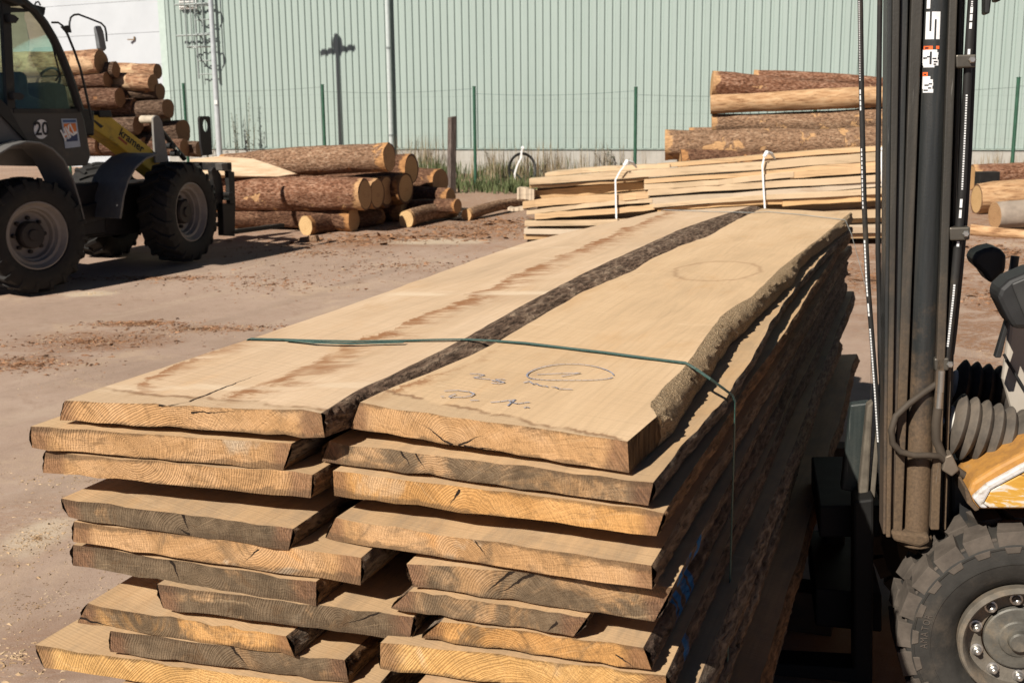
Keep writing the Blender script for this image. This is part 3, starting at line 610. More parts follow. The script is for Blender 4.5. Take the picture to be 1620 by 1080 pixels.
# ---- black hose ring hung with a white strap
hc = at_Y(826, 268, 22.4); ring = empty('hose_coil', (hc.x, hc.y, gz(hc.x, hc.y))); tag(ring, 'black coiled hose ring standing in the weeds against the plinth', 'hose')
hz = hc.z - gz(hc.x, hc.y); rr = 0.262
for dy, r_, ph in ((0, rr, 0), (0.03, rr * 0.93, 0.2), (-0.03, rr * 1.03, 0.5)):
    MB().tube([(r_ * math.cos(a + ph), dy + 0.04 * math.sin(a * 2 + ph), hz + r_ * 1.18 * math.sin(a + ph)) for a in [6.283 * i / 32 for i in range(33)]], 0.013, 7).build('hose_loop', m_plain('black_rubber_hose_%d' % int(ph * 10), (0.03, 0.028, 0.026), 0.55), ring, smooth=True)
MB().tube([(-0.22, -0.03, hz - 0.0), (0.0, -0.05, hz - 0.2), (0.13, -0.06, hz - 0.33)], 0.02, 7).build('hose_end', m_plain('black_rubber_hose', (0.03, 0.028, 0.026), 0.5), ring, smooth=True)
sp = [at_Y(x, y, 22.33) for x, y in ((827, 234), (825, 240), (824, 250), (818, 262), (814, 275), (814, 287))]
mb = MB()
for a, b in zip(sp, sp[1:]): mb.hexa([a + Vector((-.018, 0, 0)), a + Vector((.018, 0, 0)), a + Vector((.018, .006, 0)), a + Vector((-.018, .006, 0))], [b + Vector((-.018, 0, 0)), b + Vector((.018, 0, 0)), b + Vector((.018, .006, 0)), b + Vector((-.018, .006, 0))])
strapw = m_plain('strap_white', (0.78, 0.78, 0.77), 0.45, var=0.05)
mb.lathe([(0, -.02), (.03, -.015), (.035, .01), (0, .02)], 8, T(sp[0]))
tag(mb.build('white_strap', strapw), 'white strap tied around the black hose ring', 'strap')
# ================================================================== THE TWO PLANK STACKS
def uvz(u, v, z): return PU * u + PV * v + Vector((0, 0, z))
def to_uv(p): return (p.x * PU.x + p.y * PU.y, p.x * PV.x + p.y * PV.y)
def line_uv(pts, z): return sorted(to_uv(on_z(px, py, z)) for px, py in pts)
SIDE_V = -0.335
MARKS = []
for (px, py, hh) in ((1114, 868, .035), (1098, 890, .035), (1085, 935, .04), (1125, 900, .03), (1110, 925, .03), (1102, 943, .03), (1092, 968, .025), (1129, 933, .025), (1122, 953, .03), (1112, 974, .025), (1106, 986, .02), (1098, 1010, .03)):
    p = on_plane(px, py, PV * SIDE_V, PV); MARKS.append((to_uv(p)[0], p.z, hh))

def plank(side, idx, ztL, ztR, zbL, zbR, near, farL, farR, fns, face, end, barkL, barkR, label, seed, sub=None, group='oak planks of the two strapped stacks', rag=1.0):
    # near: TL, TR, BL, BR as (u, v); fns: vLt, vLb, vRt, vRb as functions of u; local frame x=across, y=along, z up
    (uTL, vTL), (uTR, vTR), (uBL, vBL), (uBR, vBR) = near
    zt = (ztL + ztR) / 2; u0 = min(uTL, uTR, uBL, uBR); v0 = min(vTL, vBL)
    M = Matrix(((PV.x, PU.x, 0, 0), (PV.y, PU.y, 0, 0), (0, 0, 1, 0), (0, 0, 0, 1)))
    M.translation = uvz(u0, v0, zt)
    N, NX = 84, 14
    ts = [(i / N) ** 1.35 for i in range(N + 1)]
    vLt, vLb, vRt, vRb = fns
    def loc(u, v, z): return Vector((v - v0, u - u0, z - zt))
    def jag(s_, k): return 0.0035 * mn.noise(Vector((s_ * 70, k * 3.3, seed)))
    top, bot = [], []
    for t in ts:
        uLt = uTL + (farL - uTL) * t; uRt = uTR + (farR - uTR) * t
        uLb = uBL + (farL - uBL) * t; uRb = uBR + (farR - uBR) * t
        a, b = vLt(uLt), vRt(uRt); c_, d = vLb(uLb), vRb(uRb)
        rt, rb = [], []
        for j in range(NX + 1):
            s_ = j / NX
            nearw = max(0, 1 - t * 40)
            zz = 0.0015 * mn.noise(Vector((s_ * 6, t * 14, seed)))
            rt.append(loc(uLt + (uRt - uLt) * s_ + nearw * jag(s_, 1) * 2, a + (b - a) * s_, ztL + (ztR - ztL) * s_ + zz + nearw * rag * (jag(s_, 2) - 0.0015)))
            rb.append(loc(uLb + (uRb - uLb) * s_ + nearw * jag(s_, 3) * 2, c_ + (d - c_) * s_, zbL + (zbR - zbL) * s_ + nearw * rag * (abs(jag(s_ * 1.7, 4)) * 1.6)))
        top.append(rt); bot.append(rb)
    mb = MB(); k = NX + 1
    vs = [p for r_ in top for p in r_]; mb.add(vs, [(i * k + j, i * k + j + 1, (i + 1) * k + j + 1, (i + 1) * k + j) for i in range(N) for j in range(NX)], 0)
    vs = [p for r_ in bot for p in r_]; mb.add(vs, [(i * k + j, (i + 1) * k + j, (i + 1) * k + j + 1, i * k + j + 1) for i in range(N) for j in range(NX)], 0)
    for q, i in ((1, 0), (1, N)):                                   # both sawn ends
        K = 5; vs = []
        for s_ in range(K + 1):
            for j in range(k):
                p = bot[i][j].lerp(top[i][j], s_ / K)
                if 0 < s_ < K: p = p + Vector((0, (-1 if i == 0 else 1) * 0.0012 * mn.noise(Vector((j * .9, s_ * 1.3, seed))), 0))
                vs.append(p)
        fs = [(s_ * k + j, s_ * k + j + 1, (s_ + 1) * k + j + 1, (s_ + 1) * k + j) if i == 0 else (s_ * k + j, (s_ + 1) * k + j, (s_ + 1) * k + j + 1, s_ * k + j + 1) for s_ in range(K) for j in range(NX)]
        mb.add(vs, fs, 1)
    ob = mb.build('oak_plank', [face, end], None, smooth=True, origin=False, ang=30, fix=False)
    ob.matrix_world = M
    tag(ob, label, 'plank', group)
    for col, mat_, sg, amp in ((0, barkL[0], -1, barkL[1]), (NX, barkR[0], 1, barkR[1])):
        KS, NS = (9, 460) if amp > 0.02 or mat_ is bk_dark else (6, 200); vs = []
        for i in range(NS + 1):
            f = i / NS * N; i0 = min(N - 1, int(f)); fr_ = f - i0
            tp = top[i0][col].lerp(top[i0 + 1][col], fr_); bp = bot[i0][col].lerp(bot[i0 + 1][col], fr_)
            for s_ in range(KS + 1):
                s1 = s_ / KS; p = tp.lerp(bp, s1)
                if amp > 0.009 and mat_ in (bk_dark, bk_bast) and not (mat_ is bk_bast and tp.y < NOTCH):   # rounded over the top, steep below
                    p = Vector((tp.x + (bp.x - tp.x) * (1 - (1 - s1) ** 1.8), p.y, tp.z + (bp.z - tp.z) * s1 ** 1.7))
                e = math.sin(math.pi * s_ / KS) ** 0.6
                n1 = fr((p.x * 3 + seed, p.y * 5, p.z * 7), 4.0, 6) * 0.30 + 0.45 + 0.45 * fr((p.x * 9 + seed, p.y * 9, p.z * 12), 11.0, 4)
                if mat_ is bk_bast and p.y < NOTCH: e = 0.0
                p = p + Vector((sg * amp * e * max(0, n1), 0, 0.35 * amp * e * max(0, n1) * (1 if amp > 0.01 else 0.3)))
                vs.append(p)
        kk = KS + 1
        fs = [(i * kk + s_, i * kk + s_ + 1, (i + 1) * kk + s_ + 1, (i + 1) * kk + s_) for i in range(NS) for s_ in range(KS)]
        if sg < 0: fs = [tuple(reversed(f_)) for f_ in fs]
        mb2 = MB()
        if mat_ is bk_bast:
            cut = [f_ for f_ in fs if sum(vs[q].y for q in f_) / 4 < NOTCH]; mb2.add(vs, cut, 1); mb2.add([], [tuple(q - len(vs) for q in f_) for f_ in fs if sum(vs[q].y for q in f_) / 4 >= NOTCH], 0)
            mb2.build('bark_edge', [mat_, sawn_side], ob, smooth=True, ang=35, fix=False)
        else: mb2.add(vs, fs).build('bark_edge', mat_, ob, smooth=True, ang=60, fix=False)
    if sub: sub(ob, M)
    return ob

def wave(v0, v1, u0, u1, amp, seed):
    def f(u):
        t = (u - u0) / (u1 - u0)
        return v0 + (v1 - v0) * max(0, min(1, t)) + amp * fr((u * 0.9, seed * 5.1, 0.3), 1.0, 4) * min(1, max(0, t * 5))
    return f
def pl(poly, amp=0.004, seed=0, off=0.0):
    return lambda u: interp(poly, u) + off + amp * fr((u * 6, seed, 0), 1.0, 4) * min(1, max(0, (u - poly[0][0]) * 6))

bk_dark = m_bark('bark_dark', (0.035, 0.023, 0.016), (0.155, 0.10, 0.068), (0.36, 0.265, 0.185), stretch=(12, 2.6, 12), fs=8, bump=1.0)
bk_side = [m_bark('bark_side_%d' % i, (0.025, 0.017, 0.012), c1, c2, patch=(0.20, 0.115, 0.06), pth=0.60, stretch=(10, 2.2, 14), fs=9) for i, (c1, c2) in enumerate((((0.17, 0.11, 0.068), (0.31, 0.215, 0.14)), ((0.145, 0.108, 0.08), (0.30, 0.24, 0.18)), ((0.18, 0.10, 0.05), (0.31, 0.175, 0.09))))]
bk_bast = m_bark('inner_bark', (0.17, 0.11, 0.06), (0.50, 0.35, 0.205), (0.68, 0.51, 0.32), stretch=(26, 16, 26), fs=14, bump=1.0)

NOTCH = to_uv(on_z(1041, 657, 1.18))[0] - to_uv(on_z(993, 696, 1.18))[0] - .004
sawn_side = m_bark('sawn_side', (0.03, 0.017, 0.009), (0.13, 0.075, 0.035), (0.26, 0.16, 0.08), stretch=(6, 60, 6), fs=4, bump=.9)  # sawn cut, its brown darkened to stand for the side turned from the sun
Lp = [((104,632),(506,650),(512,694),(89,665)),((50,673),(462,700),(449,744),(51,710)),((71,713),(493,749),(491,789),(69,748)),((98,787),(463,834),(456,870),(107,820)),((117,823),(572,880),(572,926),(117,858)),((117,859),(499,920),(499,960),(117,896)),((249,923),(654,975),(648,1014),(256,963)),((138,953),(453,1005),(467,1039),(124,984)),((176,996),(543,1045),(551,1080),(173,1032)),((55,1018),(585,1096),(590,1140),(73,1055))]
Rp = [((569,637),(993,696),(995,748),(554,679)),((520,697),(1039,763),(1032,802),(510,730)),((528,743),(1050,807),(1039,848),(528,785)),((530,819),(1031,892),(1031,934),(514,854)),((643,888),(1064,926),(1035,983),(656,928)),((648,932),(928,976),(907,1007),(618,963)),((698,980),(1018,1022),(1031,1060),(667,1010)),((602,1014),(1054,1064),(1054,1110),(602,1060))]
# per plank: tone, grey, white, ring centre (fx, fz), checks as fractions, label
O1 = (0.46, 0.265, 0.12); O2 = (0.50, 0.265, 0.092); O3 = (0.37, 0.22, 0.105); O4 = (0.54, 0.315, 0.115)
LI = [(O1, .12, .15, (.45, -3.5), [(.40, .10, .47, .0, .003), (.52, .3, .72, .18, .0022)], 'top plank of the left stack, brown feathered stains and dark bark facing the gap'),
      (O1, .10, .85, (.38, -.6), [], 'second plank down the left stack, pale knot patch on its end, juts left'),
      (O1, .16, .75, (.35, .4), [], 'third plank down the left stack, pale centred end above the deep dark slot'),
      (O3, .95, .10, (.54, -1.0), [(.53, .05, .56, .95, .004), (.56, .98, .50, .70, .003)], 'dark grey end plank with a split top ledge, fourth down the left stack'),
      (O1, .14, .80, (.62, .1), [(.66, .3, .60, .9, .002)], 'light ochre plank with whitish middle, just below the split dark one of the left stack'),
      (O3, .92, .10, (.55, -.4), [(.42, .0, .46, .98, .004)], 'grey and brown ended plank with a steep drying check, sixth down the left stack'),
      (O3, .80, .15, (.72, -1.0), [(.90, .05, .70, .95, .003)], 'greenish grey ended plank shifted right, wedged between two left stack planks'),
      (O2, .55, .30, (.33, -.2), [(.0, .5, .2, .9, .003)], 'plank with orange rust spot and brown waney corners, low in the left stack'),
      (O3, .75, .20, (.60, -1.3), [(.52, .0, .60, .98, .004)], 'plank with a radial split across its grey end, just above the bright orange one'),
      (O4, .03, .35, (.5, -3), [], 'bright yellow orange plank jutting far left at the bottom of the frame')]
RI = [(O1, .16, .12, (.40, -1.1), [(.40, .98, .25, .3, .0025), (.42, .98, .52, .45, .0025), (.44, .95, .60, .9, .002)], 'top plank of the right stack with blue crayon writing and shaggy pale bark'),
      (O3, .50, .25, (.38, -2.0), [(.31, .0, .35, .9, .003), (.26, .1, .31, .9, .003)], 'second plank down the right stack, greyish end with two splits'),
      (O2, .08, .35, (.45, -1.6), [(.42, .2, .38, .95, .003)], 'orange ended plank above the long dark slot of the right stack'),
      (O1, .34, .80, (.45, -1.0), [(.50, .1, .55, .9, .002)], 'plank with dirty top ledge and whitish patch, below the right stack dark slot'),
      (O3, .55, .20, (.40, -1.3), [(.50, .0, .34, .98, .004), (.42, .0, .30, .98, .004)], 'plank with two long oblique splits beside the blue paint bands'),
      (O3, .50, .15, (.55, -1.4), [(.86, .4, .80, .95, .004)], 'narrow plank with bark on both rims, shortest end in the right stack'),
      (O2, .38, .15, (.35, -1.5), [(.85, .5, .95, .95, .002)], 'ochre plank with frayed bark corner below the narrow one'),
      (O4, .03, .35, (.5, -3), [], 'bright orange plank lowest in the right stack at the frame bottom')]

GAP = [(540,657),(600,622),(671,593),(735,566),(770,550),(801,533),(860,498),(916,465),(960,446),(1000,429),(1030,410),(1077,389),(1120,374),(1167,347),(1205,330)]
def crack_m(cr, w, th): return [(a * w, -b * th, c_ * w, -d * th, wd) for a, b, c_, d, wd in cr]
def build_stack(S, table, info):
    zL = zR = 1.18
    gaps = {'L': [(.006, .012), (.003, .004), (.036, .044), (.003, .003), (.003, .003), (.003, .004), (.003, .003), (.003, .003), (.003, .003), (.003, .003)], 'R': [(.020, .004), (.004, .004), (.032, .034), (.003, .003), (.003, .003), (.003, .003), (.004, .004), (.003, .003)]}[S]
    for i, (tl, tr, br, bl) in enumerate(table):
        p, q = on_z(*tl, zL), on_z(*tr, zR); n = Vector((q.y - p.y, -(q.x - p.x), 0)); z = (zL + zR) / 2
        B, A = on_plane(*br, p, n), on_plane(*bl, p, n)
        zb = (A.z + B.z) / 2
        near = (to_uv(p), to_uv(q), to_uv(A), to_uv(B))
        tone, grey, white_, rc, cr, label = info[i]
        v0 = min(near[0][1], near[2][1]); wd = max(near[1][1], near[3][1]) - v0; th = z - zb; sd = i + (20 if S == 'R' else 0) + 0.37
        end = m_end('oak_end_%s%d' % (S.lower(), i), wd, tone, grey, white_, rc[0], rc[1] * th, sd, crack_m(cr, wd, th), th=th)
        def to_loc(px, py): u, v = to_uv(on_z(px, py, z)); return (v - v0, u - min(a[0] for a in near))
        sub = None; rnd = random.Random(sd)
        fl, frr = 5.72 + rnd.uniform(-.22, .2), 5.86 + rnd.uniform(-.2, .2)
        if S == 'L' and i == 0:
            lt = line_uv([(104,632),(180,607),(290,571),(395,536),(480,508),(560,480),(660,444),(760,408),(830,384),(930,360),(1040,335)], z)
            rt = line_uv([(506,650),(514,646),(560,621),(629,589),(690,557),(738,533),(790,504),(839,476),(927,430),(1000,397),(1080,361),(1130,344),(1188,326)], z)
            rb = [(near[3][0], near[3][1])] + [(u, v - .010 - .006 * math.sin(u * 5)) for u, v in line_uv(GAP, z) if u > near[3][0] + .1]
            fns = (pl(lt, .005, 1), pl(lt, .004, 2, -.015), pl(rt, .006, 3), pl(rb, .004, 4)); fl, frr = lt[-1][0], rt[-1][0]
            s1, s2 = to_loc(425, 604), to_loc(1000, 357); b1 = (s2[0] - s1[0]) / (s2[1] - s1[1]); a1 = s1[0] - b1 * s1[1]
            s3, s4 = to_loc(215, 604), to_loc(330, 560); b2 = (s4[0] - s3[0]) / (s4[1] - s3[1]); a2 = s3[0] - b2 * s3[1]
            face = m_face('oak_face_stained', seed=1.3, stains=((a1, b1, .13, .85, .02, 4.3), (a2, b2, .09, .8, .02, .8)), pale=[(yy * .935 - xx * .354, w_) for (xx, yy), w_ in ((to_loc(800, 464), .016), (to_loc(640, 465), .05), (to_loc(860, 392), .03), (to_loc(330, 612), .03))], cracks=[(*to_loc(252, 643), *to_loc(302, 633), .004), (*to_loc(300, 634), *to_loc(424, 586), .0035)], end_line=(0.09, 0.09, 0.0))
            bl_, br_ = (bk_side[0], .008), (bk_dark, .012)
        elif S == 'R' and i == 0:
            lt = line_uv([(569,637)] + GAP[1:], z)
            rt = line_uv([(993,696),(1018,676),(1041,657),(1027,640),(1050,612),(1075,588),(1100,558),(1120,527),(1140,500),(1165,482),(1190,468),(1212,446),(1230,428),(1265,400),(1300,374),(1345,336)], z)
            rt = [rt[0], rt[1], rt[2]] + rt[3:]
            rb = line_uv([(995,748),(1040,703),(1067,681),(1090,642),(1112,610),(1130,582),(1150,553),(1170,531),(1192,510),(1212,489),(1235,466),(1255,448),(1266,424),(1283,408),(1300,396),(1320,380),(1340,364),(1349,347)], zb)
            fns = (pl(lt, .005, 11), pl(lt, .004, 12, -.02), pl(rt, .003, 13), pl(rb, .006, 14)); fl, frr = lt[-1][0], rt[-1][0]
            rc0, rx_ = to_loc(1135, 428), to_loc(1215, 424); ry_ = to_loc(1135, 413)
            (x1, y1), (x2, y2) = to_loc(672, 632), to_loc(900, 682); sl = (y2 - y1) / (x2 - x1)
            e1, e2 = to_loc(640, 611), to_loc(742, 574); be = (e2[0] - e1[0]) / (e2[1] - e1[1])
            face = m_face('oak_face_crayoned', seed=4.6, end_line=(y1 - sl * x1, 0.16, sl), ring=(rc0[0], rc0[1], abs(rx_[0] - rc0[0]) * 0.9, abs(ry_[1] - rc0[1])), tone=(0.60, 0.42, 0.25), stains=((e1[0] - be * e1[1], be, .05, .75, .05, .75),))
            bl_, br_ = (bk_side[0], .008), (bk_bast, .017)
            sub = crayon
        else:
            vt = [a[1] for a in near]
            if S == 'L': f0, f1 = -1.345 + rnd.uniform(-.06, .03), -0.96 + rnd.uniform(-.03, .03)
            else: f0, f1 = -0.90 + rnd.uniform(-.03, .03), -0.435 + (1.18 - z) * 0.03 + rnd.uniform(-.02, .015)
            am = 0.030 if S == 'L' else 0.014
            fns = (wave(vt[0], f0, near[0][0], fl, am, sd), wave(vt[2], f0 - .015, near[2][0], fl, am, sd), wave(vt[1], f1, near[1][0], frr, am, sd + 3), wave(vt[3], f1 + .008, near[3][0], frr, am, sd + 3))
            if S == 'R' and i == 1:
                rt = line_uv([(1039,763),(1085,708),(1130,655),(1157,621),(1187,576),(1219,516),(1241,482),(1266,448),(1313,396),(1348,361)], z)
                fns = (fns[0], fns[1], pl(rt, .006, 15), pl(rt, .006, 16, -.008)); frr = rt[-1][0]
            face = m_face('oak_face_%s%d' % (S.lower(), i), tone=(0.50, 0.335, 0.185), seed=sd, grey=0.25 if i not in (3, 6) else 0.4)
            mk = [(u - min(a[0] for a in near) - h / 2, u - min(a[0] for a in near) + h / 2, 0) for (u, zz, h) in MARKS if zb - .004 < zz < z + .004] if S == 'R' else []
            rmat = bk_side[i % 3] if not mk else m_bark('painted_bark_%d' % i, (0.025, 0.017, 0.012), (0.09, 0.06, 0.045), (0.19, 0.14, 0.10), stretch=(10, 2.2, 14), fs=9, marks=mk)
            bl_, br_ = (bk_side[(i + 1) % 3], .010), (rmat, .013)
        plank(S, i, zL, zR, A.z, B.z, near, fl, frr, fns, face, end, bl_, br_, label, sd, sub)
        zL, zR = A.z - gaps[i][0], B.z - gaps[i][1]
        dz = max(-.02, min(.02, zR - zL)) / 2; m_ = (zL + zR) / 2; zL, zR = m_ - dz, m_ + dz
    return m_

blue_ink = m_plain('blue_crayon', (0.33, 0.335, 0.395), 0.8, var=0.3, scale=60)
def crayon(ob, M):
    Z = 1.1822; K = 350 / 1620
    def P(x, y): return on_z(660 + x * K, 540 + y * K, Z)
    st_ = [[(1120 + 318 * math.cos(a), 235 + 60 * math.sin(a) + 12 * math.cos(a * 2)) for a in [0.25 + 6.0 * i / 40 for i in range(41)]],
           [(880, 240), (1060, 232), (1195, 228), (1130, 240), (1058, 252)],
           [(385, 235), (440, 236), (492, 244), (455, 254), (412, 264), (470, 270), (530, 276)],
           [(545, 302), (590, 306), (640, 298), (590, 284), (572, 276), (620, 276), (640, 278)], [(545, 282), (575, 290), (610, 292)],
           [(780, 300), (820, 290), (838, 302), (850, 312), (872, 306), (890, 318), (915, 324), (940, 324), (955, 330)],
           [(985, 330), (1010, 332), (1030, 342), (1060, 346), (1130, 348)],
           [(200, 360), (300, 356), (380, 366), (418, 380), (390, 398), (330, 406), (232, 406), (250, 394), (280, 384)], [(172, 402), (196, 402)],
           [(390, 430), (446, 428)], [(540, 443), (610, 438), (665, 430), (718, 424), (690, 444), (662, 468)], [(672, 434), (700, 446), (735, 454), (775, 448), (820, 442)], [(782, 484), (800, 478), (820, 482)]]
    Mi = M.inverted(); mb = MB()
    for s_ in st_:
        ps = [P(*q) for q in s_]
        for a, b in zip(ps, ps[1:]):
            d = (b - a); d.z = 0
            if d.length < 1e-5: continue
            d.normalize(); n = Vector((-d.y, d.x, 0)) * 0.0016; a2, b2 = a - d * 0.0008, b + d * 0.0008
            mb.add([Mi @ p for p in (a2 - n, b2 - n, b2 + n, a2 + n)], [(0, 1, 2, 3)])
    o = mb.build('crayon_writing', blue_ink, ob)

zl = build_stack('L', Lp, LI); zr = build_stack('R', Rp, RI)
# layers below the frame, down to the bearers
def lower(S, z, vl, vr, lab_):
    i = 0; rnd = random.Random(5 if S == 'L' else 6)
    n = int((z - 0.14) / 0.046); step = (z - 0.14) / n
    gm_end = m_end('oak_end_low_' + S.lower(), vr - vl, O3, .5, .3, .5, -.06, 3.3 if S == 'L' else 5.1)
    gm_face = m_face('oak_face_low_' + S.lower(), tone=(0.48, 0.32, 0.18), seed=8.8, grey=.35)
    cuts = [rnd.uniform(.6, 1.5) for _ in range(n)]; tot = z - 0.14; cuts = [c_ * tot / sum(cuts) for c_ in cuts]
    for i in range(n):
        step = cuts[i]; zt, zb = z - rnd.uniform(.002, .008), z - step + 0.001
        a, b = vl + rnd.uniform(-.05, .04), vr + rnd.uniform(-.045, .035) 
        un = 1.42 + rnd.uniform(-.06, .05); fl, f2 = 5.75 + rnd.uniform(-.2, .2), 5.9 + rnd.uniform(-.2, .15)
        near = ((un, a), (un + .02, b), (un, a - .01), (un + .02, b + .01)); sd = 50 + i + (40 if S == 'R' else 0)
        fa, fb = (a + rnd.uniform(-.06, .06)), (b - 0.10 + rnd.uniform(-.04, .03))
        fns = (wave(a, fa, un, fl, .03, sd), wave(a - .01, fa - .012, un, fl, .03, sd), wave(b, fb, un, f2, .022, sd + 3), wave(b + .01, fb + .012, un, f2, .022, sd + 3))
        plank(S, i, zt, zt, zb, zb, near, fl, f2, fns, gm_face, gm_end, (bk_side[i % 3], .010), (bk_side[(i + 1) % 3], .016), lab_, sd, group='planks low in the %s stack' % ('left' if S == 'L' else 'right'))
        z -= step
lower('L', zl, -1.30, -0.83, 'oak plank low in the left stack under the bright jutting plank')
lower('R', zr, -0.74, -0.325, 'rough bark edged oak plank low in the shaded side of the right stack')
bear = m_plain('bearer_wood', (0.09, 0.06, 0.038), 0.85)
for u, nm in ((1.9, 'near'), (3.6, 'middle'), (5.3, 'far')):
    b = MB().hexa([uvz(u - .06, -1.4, 0.0), uvz(u + .06, -1.4, 0.0), uvz(u + .06, -.25, 0.0), uvz(u - .06, -.25, 0.0)], [uvz(u - .06, -1.4, .138), uvz(u + .06, -1.4, .138), uvz(u + .06, -.25, .138), uvz(u - .06, -.25, .138)]).build('bearer_beam', bear, bevel=.004)
    tag(b, 'squared wooden bearer under the %s part of the plank stacks' % nm, 'beam')

# ---- straps round both stacks
def ribbon(mb, pts, wdir, wd, th=0.0014):
    w_ = Vector(wdir).normalized() * wd / 2
    for i, (a, b) in enumerate(zip(pts, pts[1:])):
        d = (b - a).normalized(); n = d.cross(w_).normalized() * th
        mb.hexa([a - w_, a + w_, a + w_ + n, a - w_ + n], [b - w_, b + w_, b + w_ + n, b - w_ + n])
def m_strap():
    g = NG('strap_green', 0.32, 0, 0.5); v = g.coord(); t = g.noise(g.vmath('MULTIPLY', v, (260, 260, 260)), 1, 2)
    g.color(g.ramp(t, [(0.35, (0.012, 0.045, 0.036)), (0.7, (0.05, 0.115, 0.095))])); g.bump(t, 0.3, 0.001); return g.m
ms = m_strap(); Z = 1.1835
g_pts = [(395, 536), (440, 537), (500, 539), (560, 540), (630, 539), (690, 537.5), (735, 537), (780, 539), (830, 542.5), (900, 551), (960, 558), (1020, 566), (1084, 574)]
top_ = [on_z(x, y, Z) for x, y in g_pts]
pr = [on_z(1101, 584, 1.186), on_z(1124, 600, 1.176), on_z(1146, 616, 1.15), on_z(1158, 625, 1.1305)]
v_e = to_uv(pr[-1]); pd = [uvz(v_e[0], v_e[1] + 0.006, z) for z in (1.118, 0.9, 0.6, 0.3, 0.15)]
l_e = to_uv(top_[0]); dl = [uvz(l_e[0] + .01, min(l_e[1] - .004, -1.44), z) for z in (0.15, 0.6, 1.09, 1.13)]
mb = MB(); ribbon(mb, dl + top_ + pr + pd, PU, 0.013)
ribbon(mb, [p + Vector((0, 0, .002)) - PU * 0.008 + PU * (0.002 * i) for i, p in enumerate([on_z(x, y, Z) for x, y in ((455, 538), (500, 543), (560, 545), (640, 543))])], PU, 0.012)
tag(mb.build('binding_strap', ms), 'green ribbed plastic strap bound across the near part of both plank stacks', 'strap')
mb = MB(); pts = [on_z(x, y, Z) for x, y in ((1050, 332), (1090, 333.5), (1130, 335), (1192, 336.5), (1215, 335), (1270, 340), (1337, 348))]
e = to_uv(pts[-1]); ribbon(mb, [uvz(to_uv(pts[0])[0], -1.42, z) for z in (.15, 1.1)] + pts + [uvz(e[0], e[1] + .03, 1.12), uvz(e[0], -0.27, .8), uvz(e[0], -0.24, .15)], PU, 0.015)
tag(mb.build('binding_strap', m_plain('strap_grey', (0.30, 0.31, 0.30), 0.35)), 'thin greyish strap bound across the far end of both plank stacks', 'strap')
# ================================================================== LOGS
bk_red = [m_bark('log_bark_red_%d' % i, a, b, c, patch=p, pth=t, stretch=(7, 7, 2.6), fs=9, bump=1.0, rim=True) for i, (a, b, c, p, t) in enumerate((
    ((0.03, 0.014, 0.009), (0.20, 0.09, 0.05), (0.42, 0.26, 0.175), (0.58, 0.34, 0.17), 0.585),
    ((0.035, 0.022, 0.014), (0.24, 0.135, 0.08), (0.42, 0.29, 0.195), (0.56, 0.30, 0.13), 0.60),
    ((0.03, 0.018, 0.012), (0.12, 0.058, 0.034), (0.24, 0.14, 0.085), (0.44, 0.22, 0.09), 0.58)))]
bk_peel = m_bark('log_peeled', (0.16, 0.075, 0.035), (0.42, 0.25, 0.13), (0.56, 0.38, 0.22), patch=(0.30, 0.19, 0.125), pth=0.56, stretch=(5, 5, 1.0), fs=6, bump=0.5)
bk_grey = m_bark('log_bark_grey', (0.04, 0.027, 0.02), (0.24, 0.14, 0.082), (0.40, 0.27, 0.175), patch=(0.56, 0.33, 0.16), pth=0.56, stretch=(7, 7, 2.4), fs=9, bump=1.0, rim=True)
bk_lit = m_bark('log_half_peeled_lit', (0.06, 0.03, 0.02), (0.30, 0.16, 0.09), (0.50, 0.33, 0.20), patch=(0.60, 0.40, 0.24), pth=0.50, stretch=(5, 5, 1.4), fs=7, bump=0.8)  # half-peeled bark, brighter copy for the sunlit logs behind the loader
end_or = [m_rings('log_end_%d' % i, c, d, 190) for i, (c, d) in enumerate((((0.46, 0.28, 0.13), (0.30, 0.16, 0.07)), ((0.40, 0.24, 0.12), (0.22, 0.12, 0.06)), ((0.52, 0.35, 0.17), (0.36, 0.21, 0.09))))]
bk_far = [m_bark('far_shaded_bark_%d' % i, k3(a, .7), b, c, patch=(0.34, 0.17, 0.08), pth=0.60, stretch=(7, 7, 2.2), fs=8, bump=1.0) for i, (a, b, c) in enumerate((((0.03, 0.015, 0.01), (0.11, 0.055, 0.034), (0.24, 0.15, 0.10)), ((0.03, 0.018, 0.012), (0.09, 0.055, 0.036), (0.20, 0.135, 0.095))))]  # darker bark copies: shade of the far pile put into the colour
end_far = [m_rings('far_shaded_end_%d' % i, c, d, 190) for i, (c, d) in enumerate((((0.30, 0.17, 0.085), (0.17, 0.09, 0.045)), ((0.24, 0.135, 0.07), (0.13, 0.07, 0.036))))]  # log ends darkened in colour for the shaded far pile
